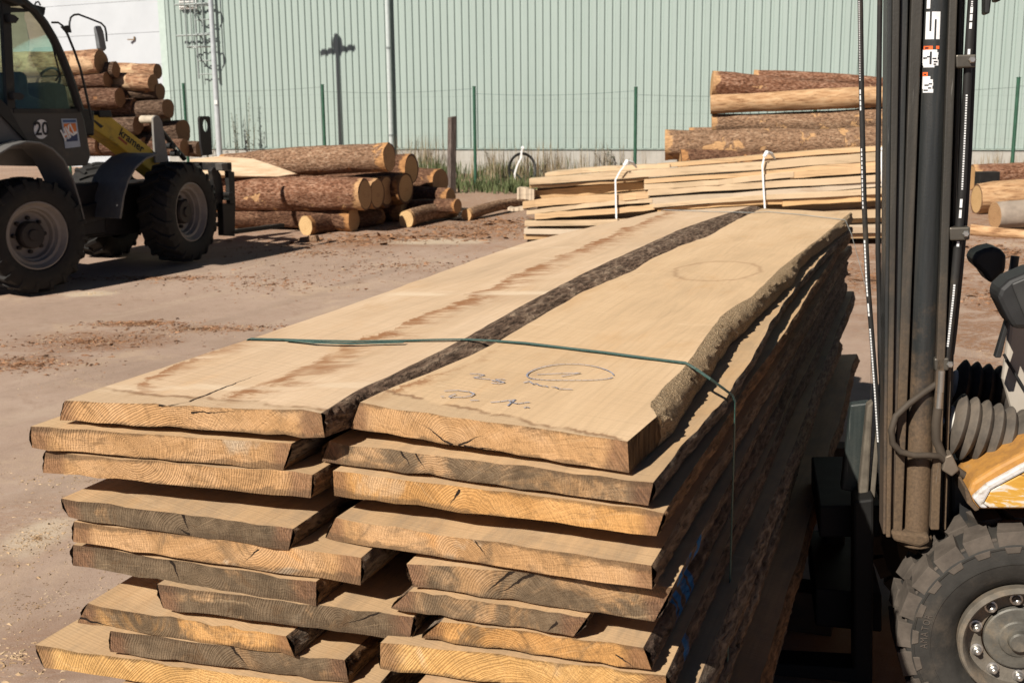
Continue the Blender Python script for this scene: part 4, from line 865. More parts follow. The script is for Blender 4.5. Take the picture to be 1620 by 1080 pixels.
def log(p0, p1, r0, r1, bark, endm, label, group, cat='log', seed=0, bend=0.05, lump=0.14, tilt=0.0):
    p0, p1 = Vector(p0), Vector(p1); ax = p1 - p0; L = ax.length
    M = Matrix.Translation(p0) @ ax.to_track_quat('Z', 'Y').to_matrix().to_4x4()
    NR, NL = 28, max(14, int(L * 9)); rows = []
    for i in range(NL + 1):
        t = i / NL; r = r0 + (r1 - r0) * t; row = []
        ox, oy = bend * math.sin(math.pi * t) * math.cos(seed), bend * math.sin(math.pi * t) * math.sin(seed)
        for j in range(NR):
            a = 6.2832 * j / NR
            d = 1 + lump * fr((math.cos(a) * 0.9 + seed, math.sin(a) * 0.9, t * L * 0.8), 1.3, 4) + 0.025 * mn.noise(Vector((math.cos(a) * 5, math.sin(a) * 5 + seed, t * L * 5)))
            row.append(Vector((ox + r * d * math.cos(a), oy + r * d * math.sin(a), t * L + tilt * math.cos(a) * r * (1 if i in (0, NL) else 0))))
        rows.append(row)
    mb = MB(); mb.add([p for r_ in rows for p in r_], [(i * NR + j, i * NR + (j + 1) % NR, (i + 1) * NR + (j + 1) % NR, (i + 1) * NR + j) for i in range(NL) for j in range(NR)])
    ob = mb.build('log', bark, None, smooth=True, origin=False, ang=75, fix=False); ob.matrix_world = M
    at = ob.data.attributes.new('rim', 'FLOAT', 'POINT'); at.data.foreach_set('value', [max(0.0, 1 - min(i, NL - i) / NL * L / 0.38) for i in range(NL + 1) for j in range(NR)])
    tag(ob, label, cat, group)
    for row, sg in ((rows[0], -1), (rows[-1], 1)):
        c = sum(row, Vector()) / NR; vs = [c]; fs = []
        for f_ in (0.33, 0.66, 1.0): vs += [c.lerp(p, f_) + Vector((0, 0, sg * 0.004 * mn.noise(p * 9 * f_) * (f_ < 1))) for p in row]
        for j in range(NR):
            k = (j + 1) % NR; fs.append((0, 1 + j, 1 + k) if sg > 0 else (0, 1 + k, 1 + j))
            for q in (0, 1):
                f4 = (1 + q * NR + j, 1 + (q + 1) * NR + j, 1 + (q + 1) * NR + k, 1 + q * NR + k); fs.append(f4 if sg > 0 else tuple(reversed(f4)))
        MB().add(vs, fs).build('cut_end', endm, ob, smooth=True, fix=False)
    return ob
def plog(a, ra, Ya, b, rb, Yb, *args, **kw):                        # ends given by photo pixel centre, pixel radius, depth
    p, q = at_Y(*a, Ya), at_Y(*b, Yb)
    s = lambda r, y: r * y * ct / FPX * 1.0
    return log(p, q, s(ra, Ya), s(rb, Yb), *args, **kw)
GL = 'logs of the pile beside the loader'
plog((355, 264), 20, 16.3, (616, 249), 23, 15.5, bk_red[1], end_or[1], 'topmost grey brown barked log of the left pile, orange rim at its right end', GL, seed=1, bend=0.02)
plog((340, 309), 27, 15.6, (578, 308), 25, 14.9, bk_red[0], end_or[1], 'thick reddish log at the front of the left pile with pale knot scars', GL, seed=2, bend=0.02)
plog((360, 303), 25, 16.2, (597, 306), 24, 15.35, bk_red[0], end_or[1], 'log just behind the thick front log, end showing next to its end', GL, seed=3)
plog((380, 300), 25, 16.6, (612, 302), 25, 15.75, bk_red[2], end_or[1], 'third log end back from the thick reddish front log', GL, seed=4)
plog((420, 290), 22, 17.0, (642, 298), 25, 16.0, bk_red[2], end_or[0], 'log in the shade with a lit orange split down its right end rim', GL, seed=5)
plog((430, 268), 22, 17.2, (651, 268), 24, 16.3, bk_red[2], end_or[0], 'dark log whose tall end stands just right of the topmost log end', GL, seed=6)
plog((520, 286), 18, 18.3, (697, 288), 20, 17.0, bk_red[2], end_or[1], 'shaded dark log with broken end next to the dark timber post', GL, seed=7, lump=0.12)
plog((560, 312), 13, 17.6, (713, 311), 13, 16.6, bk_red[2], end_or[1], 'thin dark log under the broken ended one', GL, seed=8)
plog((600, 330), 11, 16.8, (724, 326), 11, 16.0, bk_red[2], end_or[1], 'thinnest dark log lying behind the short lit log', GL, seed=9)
for i, (xa, Ya, xb, Yb, r) in enumerate(((370, 15.6, 560, 15.1, .18), (390, 16.1, 585, 15.7, .19), (420, 16.6, 640, 16.2, .19))):
    p, q = at_Y(xa, 345, Ya), at_Y(xb, 345, Yb); p.z = gz(p.x, p.y) + r - .02; q.z = gz(q.x, q.y) + r - .02
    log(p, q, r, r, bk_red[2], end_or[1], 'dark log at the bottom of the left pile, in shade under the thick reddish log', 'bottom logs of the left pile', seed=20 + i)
def glog(a, b, r, *args, **kw):                                     # lies on the ground; a, b = pixel of the underside at each end
    p, q = on_ground(*a), on_ground(*b); p.z += r * .95; q.z += r * .95
    return log(p, q, r, r * .95, *args, **kw)
GS = 'short logs lying in front of the left pile'
glog((484, 372), (600, 356), .128, bk_red[2], end_or[2], 'short log on the ground under the pile, leftmost of the yellow ended ones', GS, seed=31, lump=.10)
glog((643, 360), (716, 345), .118, bk_grey, end_or[2], 'short log with a bright yellow round end, right of the log ends', GS, seed=32)
glog((738, 349), (835, 329), .082, bk_grey, end_or[0], 'slimmer log with pale grey end lying towards the sawn timber stack', GS, seed=33)
# split half log, pale face to the sun
out = [(300, 252), (345, 247), (400, 251), (428, 260), (470, 275), (440, 280), (380, 279), (300, 276)]
fpl = Vector((0.1, -1, 0.25)).normalized(); p0 = at_Y(380, 265, 15.25)
pts = [on_plane(x, y, p0, fpl) for x, y in out]
mb = MB().prism(pts, (0.02, 0.22, -0.05))
g = NG('split_wood', 0.7, 0, 0.2); v = g.coord()
n = g.noise(g.vmath('MULTIPLY', v, (2.5, 20, 26)), 1, 5, 0.65); g.color(g.ramp(n, [(0.3, (0.46, 0.31, 0.18)), (0.55, (0.66, 0.50, 0.34)), (0.8, (0.72, 0.58, 0.42))])); g.bump(n, 0.5, 0.02)
tag(mb.build('split_log', g.m, bevel=0.012), 'pale split half log wedged between the topmost log and the thick front log', 'log')
c = on_ground(488, 382)
tag(MB().hexa([c + Vector(q) for q in ((-.14, -.05, 0), (.12, -.06, 0), (.14, .07, 0), (-.12, .06, 0))], [c + Vector(q) for q in ((-.10, -.03, .05), (.10, -.05, .085), (.12, .05, .08), (-.11, .05, .045))]).build('wood_chunk', bk_grey, bevel=.012), 'small wood chunk on the ground propping the leftmost short log', 'wood chunk')

# pile behind the loader
far = [(160, 98, 20, 17.0), (184, 111, 13, 17.1), (170, 126, 13, 17.0), (250, 113, 13, 17.4), (242, 132, 14, 17.1), (254, 145, 14, 17.25), (190, 155, 16, 16.9), (266, 172, 16, 17.0), (214, 172, 16, 17.15),
       (222, 146, 13, 17.5), (134, 129, 14, 17.2), (128, 152, 15, 17.0), (156, 162, 15, 17.1), (218, 199, 15, 16.9), (243, 196, 14, 17.2), (290, 208, 20, 17.2), (292, 234, 14, 16.9), (262, 228, 17, 17.1),
       (230, 232, 16, 17.0), (196, 228, 17, 17.1), (186, 190, 17, 17.2), (150, 196, 17, 17.0), (160, 230, 17, 17.1), (316, 236, 13, 17.1), (118, 178, 15, 17.2)]
far += [(177, 142, 11, 17.35), (206, 159, 12, 17.3), (236, 152, 11, 17.5), (172, 180, 12, 17.3), (243, 174, 12, 17.4), (202, 190, 11, 17.35), (264, 193, 12, 17.3), (277, 226, 11, 17.4), (146, 178, 12, 17.3), (214, 218, 12, 17.4), (246, 214, 12, 17.4), (178, 212, 12, 17.4), (144, 110, 12, 17.5), (214, 132, 11, 17.7)]
words = ['topmost thick log lit orange', 'slim log just right of the topmost thick one', 'slim log under the topmost thick one', 'highest log on the right shoulder', 'lit log under the right shoulder log', 'log lowest of the right shoulder ends',
         'log with a pale heart in the middle', 'round pale ended log furthest right halfway down', 'shaded log beside the pale hearted one', 'shaded log between the middle and the shoulder', 'log seen by the cab pillar near the top', 'log seen by the cab pillar lower down',
         'dark log left of the pale hearted one', 'yellow ended log beside the bracket', 'log behind the loader arm bracket', 'thick dark log behind the bracket at the right', 'small orange end low at the right', 'dark log low behind the hydraulics',
         'dark log low behind the yellow arm', 'shaded log behind the middle of the yellow arm', 'dark log above the yellow arm', 'dark log behind the cab corner', 'bottom log hidden mostly by the front fender', 'rightmost small log at the bottom', 'log behind the cab front pillar foot']
dirv = Vector((math.sin(rad(107)), math.cos(rad(107)), 0))
words += ['thin dark filler log wedged'] * 14
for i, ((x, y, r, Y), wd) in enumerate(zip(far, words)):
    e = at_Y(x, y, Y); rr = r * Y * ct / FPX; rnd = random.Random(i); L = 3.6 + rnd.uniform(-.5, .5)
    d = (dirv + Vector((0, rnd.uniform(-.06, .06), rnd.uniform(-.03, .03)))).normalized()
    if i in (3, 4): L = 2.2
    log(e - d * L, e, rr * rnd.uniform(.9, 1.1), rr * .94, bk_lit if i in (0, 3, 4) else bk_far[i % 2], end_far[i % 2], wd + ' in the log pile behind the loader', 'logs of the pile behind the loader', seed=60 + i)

# right pile
GR = 'long logs of the right pile'
plog((1052, 230), 23, 17.76, (1480, 221), 24, 17.20, bk_grey, end_or[0], 'lowest and longest showing log of the right pile with a peeled tan stretch', GR, seed=41, bend=0.05)
plog((1090, 216), 14, 18.22, (1480, 206), 17, 17.65, bk_red[1], end_or[0], 'log tucked behind the lowest showing log of the right pile', GR, seed=42)
plog((1126, 196), 15, 18.04, (1480, 184), 22, 17.56, bk_grey, end_or[0], 'grey barked log under the peeled one in the right pile', GR, seed=43, lump=0.09)
plog((1124, 166), 15, 17.95, (1480, 149), 17, 17.47, bk_peel, end_or[2], 'peeled light orange log in the middle of the right pile', GR, seed=44, bend=.05)
plog((1126, 133), 20, 18.13, (1480, 150), 8, 17.92, bk_red[0], end_or[0], 'topmost tapering reddish log at the front of the right pile', GR, seed=45, bend=-.02)
plog((1192, 122), 11, 18.41, (1480, 142), 9, 18.01, bk_red[0], end_or[2], 'log with a white scar peeping over the top of the right pile', GR, seed=46)
for i, (y, r, Y) in enumerate(((262, .24, 17.6), (262, .24, 18.1))):
    p, q = at_Y(1075 + 30 * i, y, Y), at_Y(1480, y, Y); r = .25
    p.z = gz(p.x, p.y) + .66; q.z = gz(q.x, q.y) + .66
    log(p, q, r, r, bk_red[2], end_or[0], 'log under the right pile, behind the sawn timber', 'hidden logs under the right pile', seed=47 + i)
    p2, q2 = p.copy(), q.copy(); p2.z -= .44; q2.z -= .44
    log(p2, q2, .23, .23, bk_red[2], end_or[0], 'log under the right pile, behind the sawn timber', 'hidden logs under the right pile', seed=49 + i)
# right background by the mast
glog((1535, 300), (1700, 297), .20, bk_red[0], end_or[0], 'reddish bark log lying along the plinth right of the forklift mast', 'logs right of the mast', seed=51)
glog((1543, 338), (1720, 335), .21, bk_peel, end_or[2], 'pale peeled log lying right of the forklift mast', 'logs right of the mast', seed=52)
b = on_ground(1572, 362); blk = m_plain('grey_block', (0.27, 0.22, 0.175), 0.85, bump=.6, scale=6)
log(b + Vector((0, 0, .17)), b + Vector((1.3, .1, .18)), .17, .18, blk, end_or[1], 'short thick greyish log chunk in front of the pale peeled log by the mast', 'logs right of the mast', seed=53)
glog((1535, 372), (1690, 380), .07, bk_peel, end_or[2], 'thin peeled pole on the bark litter right of the mast', 'logs right of the mast', seed=54)
c = on_ground(1548, 300); c.y -= .3
tag(MB().box((-.16, -.1, 0), (.16, .1, .30)).build('shade_block', m_plain('shade_black', (0.012, 0.011, 0.010), .6), bevel=.01), 'black block added for the dark shade right behind the mast hoses', 'shade block').location = c  # black block added to paint the dark shade between the logs

# ================================================================== SAWN TIMBER STACK
SP = on_ground(828, 384); SD = Vector((math.sin(rad(97)), math.cos(rad(97)), 0)); SN = Vector((SD.y, -SD.x, 0))
if SN.y > 0: SN = -SN
def m_timber(i):
    g = NG('sawn_timber_%d' % i, 0.75, 0, 0.2); v = g.coord()
    n = g.noise(g.vmath('ADD', g.vmath('MULTIPLY', v, (1.6, 9, 34)), (i * 3, i, 0)), 1, 5, 0.6, 0.4); b = g.noise(g.vmath('ADD', v, (i * 2.3, 0, 0)), 1.3, 4)
    tn = [(0.56, 0.375, 0.205), (0.54, 0.40, 0.25), (0.60, 0.38, 0.18), (0.46, 0.30, 0.155), (0.50, 0.40, 0.285)][i]
    col = g.ramp(b, [(0.3, k3(tn, 0.85)), (0.7, (tn[0] * 1.08, tn[1] * 1.1, tn[2] * 1.15))])
    col = g.mix(g.math('MULTIPLY', g.ss(0.52, 0.7, n), 0.62), col, k3(tn, 0.45))
    wth = g.noise(g.vmath('ADD', g.vmath('MULTIPLY', v, (0.9, 2, 14)), (i, 2 * i, 0)), 1, 5, .7); col = g.mix(g.math('MULTIPLY', g.ss(.54, .64, wth), .45), col, (.30, .19, .105)); kn = g.voro(g.vmath('MULTIPLY', v, (2.2, 1, 9)), 1.0); col = g.mix(g.math('MULTIPLY', g.ss(0.09, 0.04, kn), 0.7), col, (0.20, 0.09, 0.04))
    g.color(col); g.bump(n, 0.2, 0.004); return g.m
tim = [m_timber(i) for i in range(5)]
def board(x0, y0, x1, y1, t0, t1, mi, label, off=0.0, dep=0.20, group='sawn boards of the banded stack'):
    P0 = SP + SN * off; rnd = random.Random(x0 * 7 + y0); K = 10; mb = MB()
    a, b = on_plane(x0, y0, P0, SN), on_plane(x1, y1, P0, SN); a2, b2 = on_plane(x0, y0 + t0, P0, SN), on_plane(x1, y1 + t1, P0, SN)
    rows = []
    for i in range(K + 1):
        t = i / K; w_ = Vector((0, 0, 0.013 * math.sin(t * 4 + x0 * .7) + rnd.uniform(-.006, .006))); bk = -SN * dep
        tp = a.lerp(b, t) + w_; bt = a2.lerp(b2, t) + w_ * .8; ex = SN * rnd.uniform(-.012, .012)
        rows.append([bt + ex, bt + bk, tp + bk, tp + ex])
    mb.add([p for r_ in rows for p in r_], [(i * 4 + j, (i + 1) * 4 + j, (i + 1) * 4 + (j + 1) % 4, i * 4 + (j + 1) % 4) for i in range(K) for j in range(4)] + [(3, 2, 1, 0), (K * 4, K * 4 + 1, K * 4 + 2, K * 4 + 3)])
    o = mb.build('sawn_board', tim[mi], bevel=0.004); tag(o, label, 'board', group); return o
XR = 1480
def ex(x0, y0, x1, y1): return XR, y1 + (y1 - y0) / (x1 - x0) * (XR - x1)
bl = [
 (862, 274, 1060, 257.5, 7, 7, 1, 'short board lying top left on the banded stack, set back', -0.22, .3),
 (1040, 259, *ex(1040, 259, 1400, 233), 6, 7, 0, 'highest long board on the banded stack, set back', -0.24, .3),
 (837, 285, *ex(837, 285, 1400, 239), 9.5, 14, 1, 'long thick top front board of the banded stack reaching both packs', 0.0, .22),
 (838, 294.5, 1026, 280, 4, 5, 3, 'thin brownish board right under the top front board on the left', -0.05, .2),
 (842, 301, 1022, 289, 16, 12, 3, 'thick shaded orange brown beam in the recess of the left pack', -0.16, .3),
 (818, 299, 845, 298, 18, 18, 4, 'stubby pale block jutting out at the left end of the stack', 0.02, .2),
 (1019, 292.5, 1256, 273, 8.5, 9, 1, 'board of the right pack ending left of the middle white strap, near the top', 0.03, .2),
 (1019, 284, *ex(1019, 284, 1400, 253), 7, 8, 0, 'board under the top front board in the right pack', 0.0, .2),
 (1250, 273.5, *ex(1250, 273.5, 1400, 259), 11, 12, 0, 'board starting at the middle of the right pack, below its top boards', 0.02, .2),
 (1025, 302, *ex(1025, 302, 1400, 274), 9, 12, 1, 'long board in the middle of the right pack', 0.03, .2),
 (1028, 312.5, *ex(1028, 312.5, 1400, 287.5), 12, 7, 4, 'greyish board of the right pack with a weathered left end', 0.02, .2),
 (1033, 324, *ex(1033, 324, 1400, 296), 5, 11, 1, 'board of the right pack under the greyish one', 0.035, .2),
 (1040, 330, 1238, 315, 4, 8, 2, 'thin orange board low in the right pack left of the middle strap', 0.0, .2),
 (1238, 316, *ex(1238, 316, 1400, 308), 10, 11, 2, 'orange board low in the right pack right of the middle strap', 0.0, .2),
 (827, 320, 1026, 302, 11, 11, 0, 'yellow board below the recess of the left pack', 0.03, .2),
 (803, 328.5, 831, 326.5, 5, 7, 4, 'pale stub of a board poking out furthest left', 0.01, .2),
 (833, 331.5, 1032, 314, 7, 7, 1, 'pale board in the middle of the left pack', 0.02, .2),
 (846, 339.5, 1036, 322, 9, 9, 0, 'yellow board set in a little above the low pale boards', 0.02, .2),
 (830, 350.5, *ex(830, 350.5, 1400, 332), 8, 13, 1, 'long pale board second from the bottom of the stack', 0.03, .3),
 (832, 359.5, *ex(832, 359.5, 1400, 347), 4, 6, 3, 'dark thin spacer board between the two lowest pale boards', -0.08, .2),
 (829, 364, *ex(829, 364, 1400, 354), 8, 14, 4, 'long pale board at the bottom of the stack', 0.03, .3),
 (829, 372.5, *ex(829, 372.5, 1400, 369), 7, 7, 3, 'dark brown bottom bearer board of the stack', -0.02, .3)]
for a in bl: board(*a[:8], off=a[8], dep=a[9])
# core of the stack: full-length boards behind the seen faces
for i in range(7):
    y = 292 + i * 11.5
    board(850, y, XR, y - 34 + i * 4, 9.5, 15, (0, 3, 1)[i % 3], 'inner board of the banded stack behind its front boards', off=-0.26, dep=0.55, group='inner boards of the stack')
for k in range(3):
    x = 900 + 200 * k; c = on_plane(x, 380, SP + SN * -.1, SN); zb = gz(c.x, c.y); zt = on_plane(x, 377, SP, SN).z
    o = MB().box((-.05, -.1, 0), (.05, .6, max(.04, zt - zb - .01))).build('bearer_beam', m_plain('bearer_dark_%d' % k, (.10, .065, .04), .85), bevel=.004); o.location = (c.x, c.y, zb)
    tag(o, 'dark bearer on the ground under the banded timber stack', 'beam', 'bearers under the banded stack')
def wstrap(pts, label):
    P0 = SP + SN * 0.065; mb = MB(); ps = [on_plane(x, y, P0, SN) for x, y in pts]; w_ = SD * 0.010
    for a, b in zip(ps, ps[1:]): mb.hexa([a - w_, a + w_, a + w_ - SN * .006, a - w_ - SN * .006], [b - w_, b + w_, b + w_ - SN * .006, b - w_ - SN * .006])
    k = ps[-1]
    mb.tube([k, k + SD * .03 + Vector((0, 0, .05)), k + SD * .09 - SN * .08 + Vector((0, 0, .03)), k + SD * .14 - SN * .16 - Vector((0, 0, .03))], [.022, .026, .02, .012], 7)
    tag(mb.build('white_strap', strapw), label, 'strap', 'white straps on the timber stack')
wstrap([(975, 346), (974, 310), (973.5, 285), (980, 272), (988, 262)], 'leftmost white strap knotted over the banded timber stack')
wstrap([(1210, 330), (1208, 300), (1206, 262), (1209, 248)], 'middle white strap standing up over the banded timber stack')
wstrap([(1399, 330), (1396, 290), (1394, 250), (1395, 238)], 'white strap on the timber stack right beside the forklift mast')
# ================================================================== WHEEL LOADER
LAZ = rad(29); LDIR = Vector((math.sin(LAZ), math.cos(LAZ), 0)); LLEFT = Vector((-LDIR.y, LDIR.x, 0))
LP0 = at_Y(57, 363, 10.75); LG = Vector((LP0.x, LP0.y, gz(LP0.x, LP0.y)))
loader = empty('wheel_loader', LG, math.pi / 2 - LAZ)
tag(loader, 'dark grey compact wheel loader with yellow arm parked in front of the far log pile', 'wheel loader')
LM = Matrix.Translation(LG) @ Matrix.Rotation(math.pi / 2 - LAZ, 4, 'Z'); LMI = LM.inverted()
def Lc(px, py, y=0.0): return LMI @ on_plane(px, py, LG + LLEFT * y, LLEFT)
def lpoly(pts, y): return [Lc(a, b, y) for a, b in pts]
def lprism(name, pts, y, th, mat, bevel=0.008, parent=None):
    return MB().prism(lpoly(pts, y), (0, th, 0)).build(name, mat, parent or loader, bevel=bevel)
def ltube(name, pts, y, r, mat, parent=None, n=8):
    return MB().tube(lpoly(pts, y), r, n).build(name, mat, parent or loader, smooth=True)
paint = m_plain('loader_grey', (0.055, 0.052, 0.047), 0.5, var=0.12, scale=5, dirt=(0.14, 0.11, 0.08), dirt_amt=0.25)
hoodg = m_plain('loader_hood', (0.12, 0.117, 0.112), 0.45, var=0.08, dirt=(0.2, 0.16, 0.12), dirt_amt=0.2)
blackp = m_plain('black_steel_paint', (0.018, 0.017, 0.016), 0.5, var=0.2, dirt=(0.08, 0.06, 0.045), dirt_amt=0.25)
plast = m_plain('black_plastic', (0.02, 0.02, 0.02), 0.55)
fendm = m_plain('fender_plastic', (0.115, 0.117, 0.117), 0.6, var=0.15, dirt=(0.19, 0.16, 0.125), dirt_amt=0.45)
yel = m_plain('loader_yellow', (0.60, 0.40, 0.05), 0.5, var=0.1, dirt=(0.14, 0.09, 0.04), dirt_amt=0.35)
rubber = m_plain('tyre_rubber', (0.018, 0.017, 0.016), 0.8, var=0.3, scale=14, dirt=(0.06, 0.048, 0.037), dirt_amt=0.3, bump=.2)
rimm = m_plain('rim_grey', (0.22, 0.20, 0.18), 0.55, var=0.12, scale=9, dirt=(0.15, 0.11, 0.08), dirt_amt=0.3)
hubm = m_plain('hub_dark', (0.03, 0.026, 0.024), 0.6, dirt=(0.06, 0.045, 0.035), dirt_amt=.4)
def m_glass():
    m = bpy.data.materials.new('cab_glass'); m.use_nodes = True; nt = m.node_tree; nt.nodes.clear()
    o = nt.nodes.new('ShaderNodeOutputMaterial'); t = nt.nodes.new('ShaderNodeBsdfTransparent'); g = nt.nodes.new('ShaderNodeBsdfGlossy'); x = nt.nodes.new('ShaderNodeMixShader'); f = nt.nodes.new('ShaderNodeFresnel')
    t.inputs[0].default_value = (0.85, 0.93, 0.89, 1); g.inputs['Roughness'].default_value = 0.02; f.inputs[0].default_value = 1.22
    nt.links.new(f.outputs[0], x.inputs[0]); nt.links.new(t.outputs[0], x.inputs[1]); nt.links.new(g.outputs[0], x.inputs[2]); nt.links.new(x.outputs[0], o.inputs[0]); return m
glass = m_glass()
# wheel: axis along y, outer face towards -y
def loader_wheel(loc, rz):
    wh_ = empty('wheel', loc, rz); wh_.parent = loader
    mb = MB(); mb.lathe([(0.325, 0.0), (0.345, -0.035), (0.40, -0.055), (0.47, -0.05), (0.52, -0.03), (0.53, 0.0), (0.535, 0.14), (0.53, 0.28), (0.52, .31), (0.47, .33), (0.40, .335), (0.345, .315), (0.325, .28)], 56)
    for i in range(20):
        for sd, off in ((0, 0), (1, 0.157)):
            a = 6.2832 * i / 20 + off; sec = []
            for y_, da, dr in ((0.155, 0.0, 0.036), (0.06, 0.10, 0.038), (-0.03, 0.17, 0.030), (-0.056, 0.18, -0.03)):
                yy = y_ if sd == 0 else 0.28 - y_
                w_ = 0.038
                sec.append([Vector(((0.525 + d2) * math.cos(a + da + s_), yy, (0.525 + d2) * math.sin(a + da + s_))) for s_, d2 in ((-w_ * 1.25, -0.02 if dr > 0 else -.07), (w_ * 1.25, -0.02 if dr > 0 else -.07), (w_, dr), (-w_, dr))])
            for p, q in zip(sec, sec[1:]): mb.hexa(p, q)
    mb.build('tyre', rubber, wh_, smooth=True, ang=30)
    rm = MB().lathe([(0.335, 0.0), (0.332, -0.022), (0.318, -0.024), (0.305, 0.0), (0.29, 0.03), (0.262, 0.035), (0.252, 0.08), (0.235, 0.085), (0.225, 0.13), (0.20, 0.14), (0.10, 0.14)], 48).build('rim', rimm, wh_, smooth=True, ang=25)
    mb = MB().lathe([(0.135, 0.14), (0.135, 0.07), (0.12, 0.05), (0.06, 0.05), (0.05, 0.03), (0, 0.03)], 24)
    for i in range(8):
        a = 6.2832 * i / 8; mb.lathe([(0.02, 0.14), (0.02, 0.105), (0.012, 0.098), (0, 0.098)], 8, Matrix.Translation((0.165 * math.cos(a), 0, 0.165 * math.sin(a))))
    mb.build('hub', hubm, wh_, smooth=True, ang=30)
    return wh_
HR = LP0.z - LG.z; fw = Lc(300, 326, 0)
w1 = loader_wheel((0, 0, 0.577), rad(-6)); w2 = copy_tree(w1, loader); w2.location = (fw.x, 0, 0.577 + gz(0, 12.5) - LG.z); w2.rotation_euler = (0, 0, rad(13))
w3 = copy_tree(w1, loader); w3.location = (0, 1.5, 0.565); w3.rotation_euler = (0, 0, math.pi - rad(6))
w4 = copy_tree(w1, loader); w4.location = (fw.x, 1.5, 0.565 + 0.06); w4.rotation_euler = (0, 0, math.pi + rad(13))
for w_ in (w1, w2, w3, w4): w_.scale = (.97, 1, .97); w_.location.z -= .014
# body
lprism('door_panel', [(14, 171), (128, 174), (134, 190), (144, 247), (139, 262), (95, 264), (40, 224), (20, 190)], .20, .9, paint, .015)
lprism('engine_hood', [(-260, 160), (-120, 150), (-20, 160), (0, 180), (38, 217), (36, 235), (-260, 262)], .22, 1.0, hoodg, .02)
lprism('rear_pillar', [(-6, 150), (12, 168), (44, 222), (36, 218), (-2, 178)], .19, .02, blackp, .002)
MB().box((-0.9, .42, .42), (fw.x + .45, 1.1, .95)).build('chassis', blackp, loader, bevel=.02)
for x_ in (0, fw.x): MB().tube([(x_, .1, .6), (x_, 1.4, .6)], .09, 12).build('axle', blackp, loader, smooth=True)
MB().prism(lpoly([(118, 330), (160, 318), (172, 344), (150, 352), (120, 360)], .3), (0, .4, 0)).build('access_step', blackp, loader, bevel=.01)
MB().box((0.5, .34, .45), (1.15, .5, 1.0)).build('side_tank', blackp, loader, bevel=.03)
def fender(pts, y, wdt, th, mat):
    L_ = lpoly(pts, y); n = len(L_); c = sum(L_, Vector()) / n + Vector((0, 0, -.4)); mb = MB(); rows = []
    for p in L_:
        d = Vector((p.x - c.x, 0, p.z - c.z)).normalized() * th
        rows.append([p, p + Vector((0, wdt, 0)), p + Vector((0, wdt, 0)) - d, p - d])
    mb.add([q for r_ in rows for q in r_], [(i * 4 + j, (i + 1) * 4 + j, (i + 1) * 4 + (j + 1) % 4, i * 4 + (j + 1) % 4) for i in range(n - 1) for j in range(4)] + [(3, 2, 1, 0), (n * 4 - 4, n * 4 - 3, n * 4 - 2, n * 4 - 1)])
    return mb.build('fender', mat, loader, smooth=True, ang=50, bevel=.006)
fender([(-60, 330), (-45, 290), (-25, 262), (0, 241), (20, 229), (42, 223), (65, 225), (84, 234), (102, 252), (117, 282), (127, 315), (135, 347)], -.03, .42, .022, hoodg)
fender([(250, 242), (232, 248), (215, 263), (203, 283), (195, 308), (189, 346)], -.06, .52, .03, fendm)
# cab
curve = [(-8, -22), (14, -12), (35, 3), (54, 17), (69, 36), (84, 61), (97, 89), (108, 117), (118, 147), (127, 175)]
for y in (.20, 1.28): MB().tube(lpoly(curve, y), [.05] * 3 + [.042] * 7, 8).build('cab_pillar', blackp, loader, smooth=True)
lprism('roof', [(-200, -52), (-60, -50), (0, -26), (30, -4), (44, 8), (30, 10), (0, -4), (-60, -18), (-200, -16)], .14, 1.2, blackp, .02)
for y in (.20, 1.24): lprism('door_post', [(2, -15), (16, -12), (25, 174), (12, 174)], y, .05, blackp, .004)
MB().prism(lpoly([(14, 12), (22, 12), (48, 15), (46, 19), (18, 20)], .205), (0, .04, 0)).build('window_frame', blackp, loader)
lprism('window_frame', [(22, 172), (128, 172), (128, 179), (22, 179)], .19, .05, blackp, .003)
gl_pts = [(17, 16), (47, 16), (60, 28), (72, 46), (86, 75), (98, 104), (110, 135), (121, 163), (124, 174), (24, 174)]
for y in (.225, 1.27): lprism('side_window', gl_pts, y, .006, glass, 0)
for y in (.23, 1.27): lprism('rear_side_window', [(-160, -10), (3, -8), (12, 170), (-10, 150), (-60, 140), (-150, 130)], y, .006, glass, 0)
mb = MB(); cl, cr_ = lpoly(curve[2:], .24), lpoly(curve[2:], 1.24)
cl2 = [LMI @ (LM @ p) for p in cl]; 
vs = []
for p in cl: vs += [Vector((p.x, .25, p.z)), Vector((p.x, 1.24, p.z))]
mb.add(vs, [(2 * i, 2 * i + 1, 2 * i + 3, 2 * i + 2) for i in range(len(cl) - 1)]); mb.build('windscreen', glass, loader, smooth=True)
for a in ([(14, 22), (24, 24), (31, 30), (26, 37), (16, 36)], [(20, 146), (33, 147), (40, 152), (36, 158), (22, 158)]): lprism('door_hinge', a, .14, .06, plast, .006)
dgreen = m_plain('cab_interior', (0.05, 0.07, 0.06), .7)
lprism('seat', [(24, 176), (26, 120), (34, 112), (44, 118), (48, 150), (72, 160), (74, 176)], .55, .45, dgreen, .03)
lprism('dashboard', [(66, 176), (70, 138), (78, 130), (104, 134), (112, 176)], .55, .4, dgreen, .02)
st_c = Lc(76, 130, .75); MB().tube([st_c + Vector((.06 * math.cos(a), .17 * math.sin(a), .14 * math.cos(a))) for a in [6.283 * i / 20 for i in range(21)]], .014, 6).build('steering_wheel', plast, loader, smooth=True)
lprism('work_light', [(54, 10), (58, 8), (73, 12), (71, 25), (62, 22)], .3, .16, plast, .01)
ltube('light_bracket', [(54, 10), (57, 4), (61, 3), (64, 9)], .36, .008, plast)
ltube('wiper', [(82, 68), (90, 100), (95, 118), (88, 128)], .215, .008, plast)
ltube('mirror_arm', [(82, 36), (92, 36), (99, 41), (103, 46)], .18, .010, plast)
